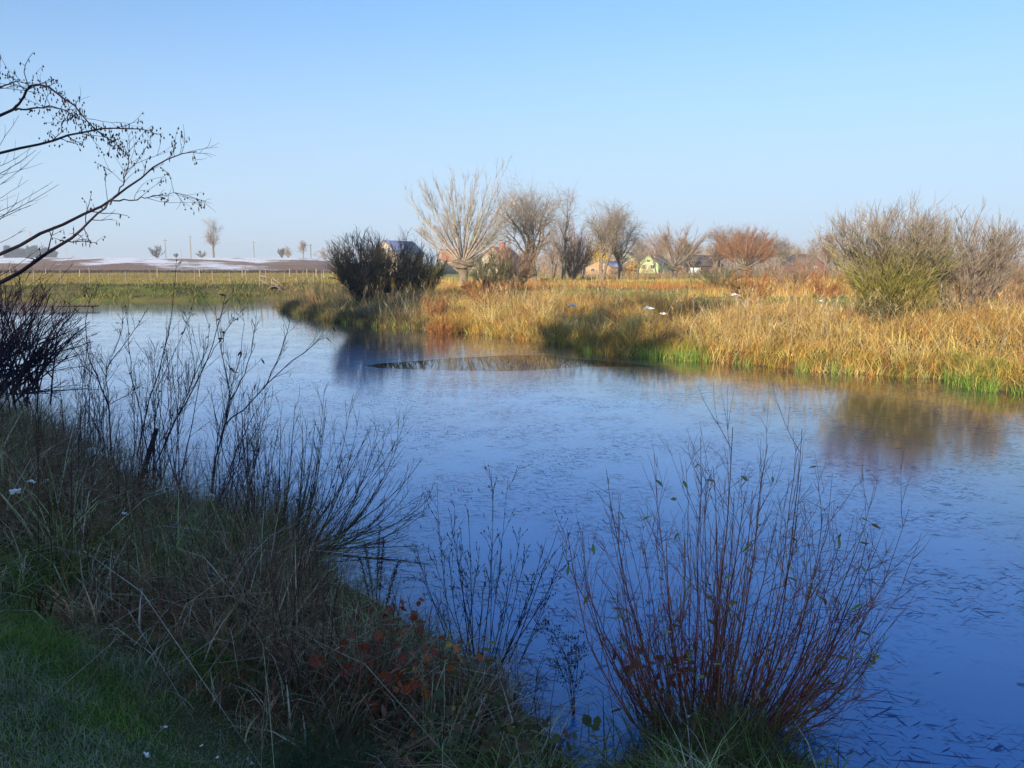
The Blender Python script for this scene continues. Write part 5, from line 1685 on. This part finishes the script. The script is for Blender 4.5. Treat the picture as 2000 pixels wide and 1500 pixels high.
# green rushes at the foot of the red willow
rng = rt(411)
n = 900
bp = np.array([W(px, 1500, 4.1) for px in np.concatenate([rng.normal(1390, 90, 650), rng.normal(1470, 50, 250)])])
bp[:, 1] += rng.uniform(-.35, .45, n)
bp[:, 2] = np.maximum(ground_z(bp[:, 0], bp[:, 1]), 0)
V, F, C = blades(rng, bp, rng.uniform(.15, .42, n), rng.uniform(0, 6.28, n), rng.normal(.2, .25, n), np.abs(rng.normal(.4, .5, n)), rng.uniform(.004, .010, n), 6, palette(rng, [(.09, .14, .035), (.13, .17, .05), (.20, .18, .08), (.16, .11, .06)], n), .12)
tag(mk('rush_grass', V, F, M_GRASS, col=C), 'green rush tuft at the foot of the red willow', 'grass', kind='stuff')
# big rush tussock on the turf
n = 700
c0 = G(610, 1395, .9)
bp = np.c_[c0[0] + rng.normal(0, .13, n), c0[1] + rng.normal(0, .12, n), np.zeros(n)]
bp[:, 2] = ground_z(bp[:, 0], bp[:, 1])
V, F, C = blades(rng, bp, rng.uniform(.12, .34, n), rng.normal(.3, 1.1, n), rng.normal(.45, .3, n), np.abs(rng.normal(.3, .3, n)), rng.uniform(.002, .004, n), 5, palette(rng, [(.035, .075, .03), (.05, .09, .035), (.08, .10, .05)], n), .15)
tag(mk('rush_tussock', V, F, M_GRASS, col=C), 'dark green rush tussock growing out of the turf', 'grass', kind='stuff')

# ------------------------------------------------------------------ snow remnants
def snow(px, py, z_or_y, w, label, on='ground', h=.4):
    if on == 'ground':
        p = G(px, py, z_or_y)
        for _ in range(6): p = G(px, py, gz(p[0], p[1]) + .02)
    else:
        p = W(px, py, z_or_y) if z_or_y > 12 else on_ground(px, py, .45 if px < 500 else .24)
    r_ = np.random.default_rng(int(px * 7 + py))
    bm = bmesh.new()
    nb = int(np.clip(w / .012, 4, 22))
    for k in range(nb):
        f_ = r_.uniform(.14, .36) if k else .42
        c_ = r_.normal(0, .23, 3) * w * [1, .8, h * .7] * (k > 0)
        g_ = bmesh.ops.create_icosphere(bm, subdivisions=2, radius=1)
        ph = r_.uniform(0, 6.28, 4)
        for v_ in g_['verts']:
            q = v_.co
            kk = 1 + .35 * sin(q.x * 3.1 + ph[0]) * sin(q.y * 3.7 + ph[1]) + .25 * sin(q.x * 6 + ph[2]) * sin(q.z * 7 + ph[3])
            v_.co = (q.x * kk * w / 2 * f_ + c_[0], q.y * kk * w / 2 * f_ * .8 + c_[1], q.z * kk * w / 2 * f_ * h + c_[2])
    me = bpy.data.meshes.new('snow_patch')
    bm.to_mesh(me); bm.free()
    for f in me.polygons: f.use_smooth = True
    me.materials.append(M_SNOW)
    o = obj('snow_patch', me, None, p)
    o.rotation_euler = (0, 0, r_.uniform(0, 6))
    tag(o, label, 'snow', 'snow remnants')


snow(168, 884, 7.6, .20, 'ragged snow patch caught in the grass below the forked sapling', 'air', .8)
snow(183, 876, 7.7, .10, 'snow crumb touching the ragged patch below the forked sapling', 'air', .8)
snow(30, 958, 6.4, .075, 'snow clump in the tall grass at the picture edge', 'air', .7)
snow(62, 940, 6.6, .06, 'smaller snow clump beside the one at the picture edge', 'air', .7)
snow(88, 940, 6.6, .06, 'tiny snow crumb in the grass beside two clumps', 'air', .7)
snow(245, 1003, 5.4, .05, 'round snow ball resting high on green grass blades', 'air', .8)
snow(410, 968, 7.6, .14, 'snow patch at the foot of the grey forked sapling', 'air', .6)
snow(385, 958, 7.7, .08, 'snow fleck just beside the patch at the grey sapling', 'air', .6)
snow(107, 768, 10.4, .20, 'flat snow patch on the grass mound under the thicket', 'air', .35)
snow(672, 1137, 6.4, .10, 'thin snow rim on the moss cushion near the ice', 'air', .35)
snow(876, 1303, 4.9, .055, 'white snow lump among the bramble leaves', 'air', .8)
snow(862, 1312, 4.95, .035, 'snow crumb just under the lump among bramble leaves', 'air', .7)
snow(810, 1218, 5.6, .03, 'snow fleck on stalks beside the dock plant', 'air', .7)
snow(287, 1473, .9, .045, 'oblong snow lump lying on the turf', h=.6)
snow(322, 1420, .9, .030, 'small snow ball on the frosty turf above the oblong lump', h=.8)
snow(395, 1455, .9, .022, 'snow crumb on the turf beside the oblong lump', h=.8)
snow(424, 1480, .9, .024, 'snow crumb on the turf near the lower frame edge', h=.8)
snow(492, 1492, .9, .032, 'snow lump on the turf at the lower frame edge', h=.8)
snow(484, 1482, .9, .020, 'tiny snow crumb touching the lump at the lower frame edge', h=.8)
snow(610, 1427, .9, .018, 'single snow pellet at the foot of the rush tussock', h=.8)
snow(1345, 1399, 4.4, .025, 'white snow pellet in the foot of the red willow', 'air', .8)
snow(1268, 602, 26.3, .34, 'snow heap on the dark shaded sedge mound', 'air', .4)
snow(1297, 612, 26.0, .26, 'snow slab just below the heap on the sedge mound', 'air', .35)
snow(1120, 596, 30.3, .35, 'faint snow patch in the golden sedge', 'air', .35)
snow(1437, 576, 38.5, .5, 'snow cap on the fallen log', 'air', .3)
snow(1605, 588, 37, .3, 'small bright snow patch before the orange scrub', 'air', .4)
lb, lt = W(1448, 586, 38.6), W(1412, 573, 38.7)
lb[2] = gz(lb[0], lb[1]) if False else lb[2]
t = thing('fallen_log', 'snow-capped fallen log sticking out of the sedge', 'log', lb)
Geo().tube([np.array([.45, 0, -.6]), np.zeros(3), (lt - lb) * .6, lt - lb], [.09, .07, .05, .02], 8).build('trunk', M_BARK, t)

# ------------------------------------------------------------------ unseen spruces and an added house behind the photographer, shading the bank
gable_house('unseen_shade_house', 'unseen house added behind the viewpoint to cast shade over the near bank', (-22.0, -26.0, 1.1), radians(-90), 10, 19, 8.6, 3.2, (0.5, 0.45, 0.38), (0.25, 0.1, 0.07), [(-2, 1.6, 1.1, 1.2), (2, 1.6, 1.1, 1.2)])
for k, (x, y, h, r, lab) in enumerate([(-18.6, -24, 21.5, 4.4, 'spruce behind the house behind the viewpoint'), (-21.8, -24, 21, 4.4, 'second spruce behind the house behind the viewpoint'), (-34.5, -22, 25, 6.0, 'tall spruce in the row behind the viewpoint, first'),
                                        (-39, -22.5, 26, 6.0, 'tall spruce in the row behind the viewpoint, second'), (-44, -22, 25, 6.0, 'tall spruce in the row behind the viewpoint, third'),
                                        (-26.0, -22, 15.0, 5.5, 'low spruce in the gap behind the viewpoint'), (-30.0, -22, 16, 5.5, 'lower spruce beside the row behind the viewpoint')]):
    spruce(rt(500 + k), 'spruce', lab, (x, y, 1.1), h, r, 150, (0.025, 0.045, 0.022), 'spruces behind the viewpoint', .34)

# ------------------------------------------------------------------ thin winter haze
g = Geo().box((-100, 900, 24), (3400, 2700, 52))
hz = g.build('haze', None)
m = bpy.data.materials.new('haze')
m.use_nodes = True
nt = m.node_tree
nt.nodes.clear()
pv = nt.nodes.new('ShaderNodeVolumePrincipled')
pv.inputs['Color'].default_value = (0.80, 0.88, 1.0, 1)
pv.inputs['Density'].default_value = 0.00045
pv.inputs['Anisotropy'].default_value = 0.0
mo = nt.nodes.new('ShaderNodeOutputMaterial')
nt.links.new(pv.outputs[0], mo.inputs['Volume'])
hz.data.materials.append(m)
tag(hz, 'thin pale winter haze over the far fields and village', 'haze', kind='stuff')
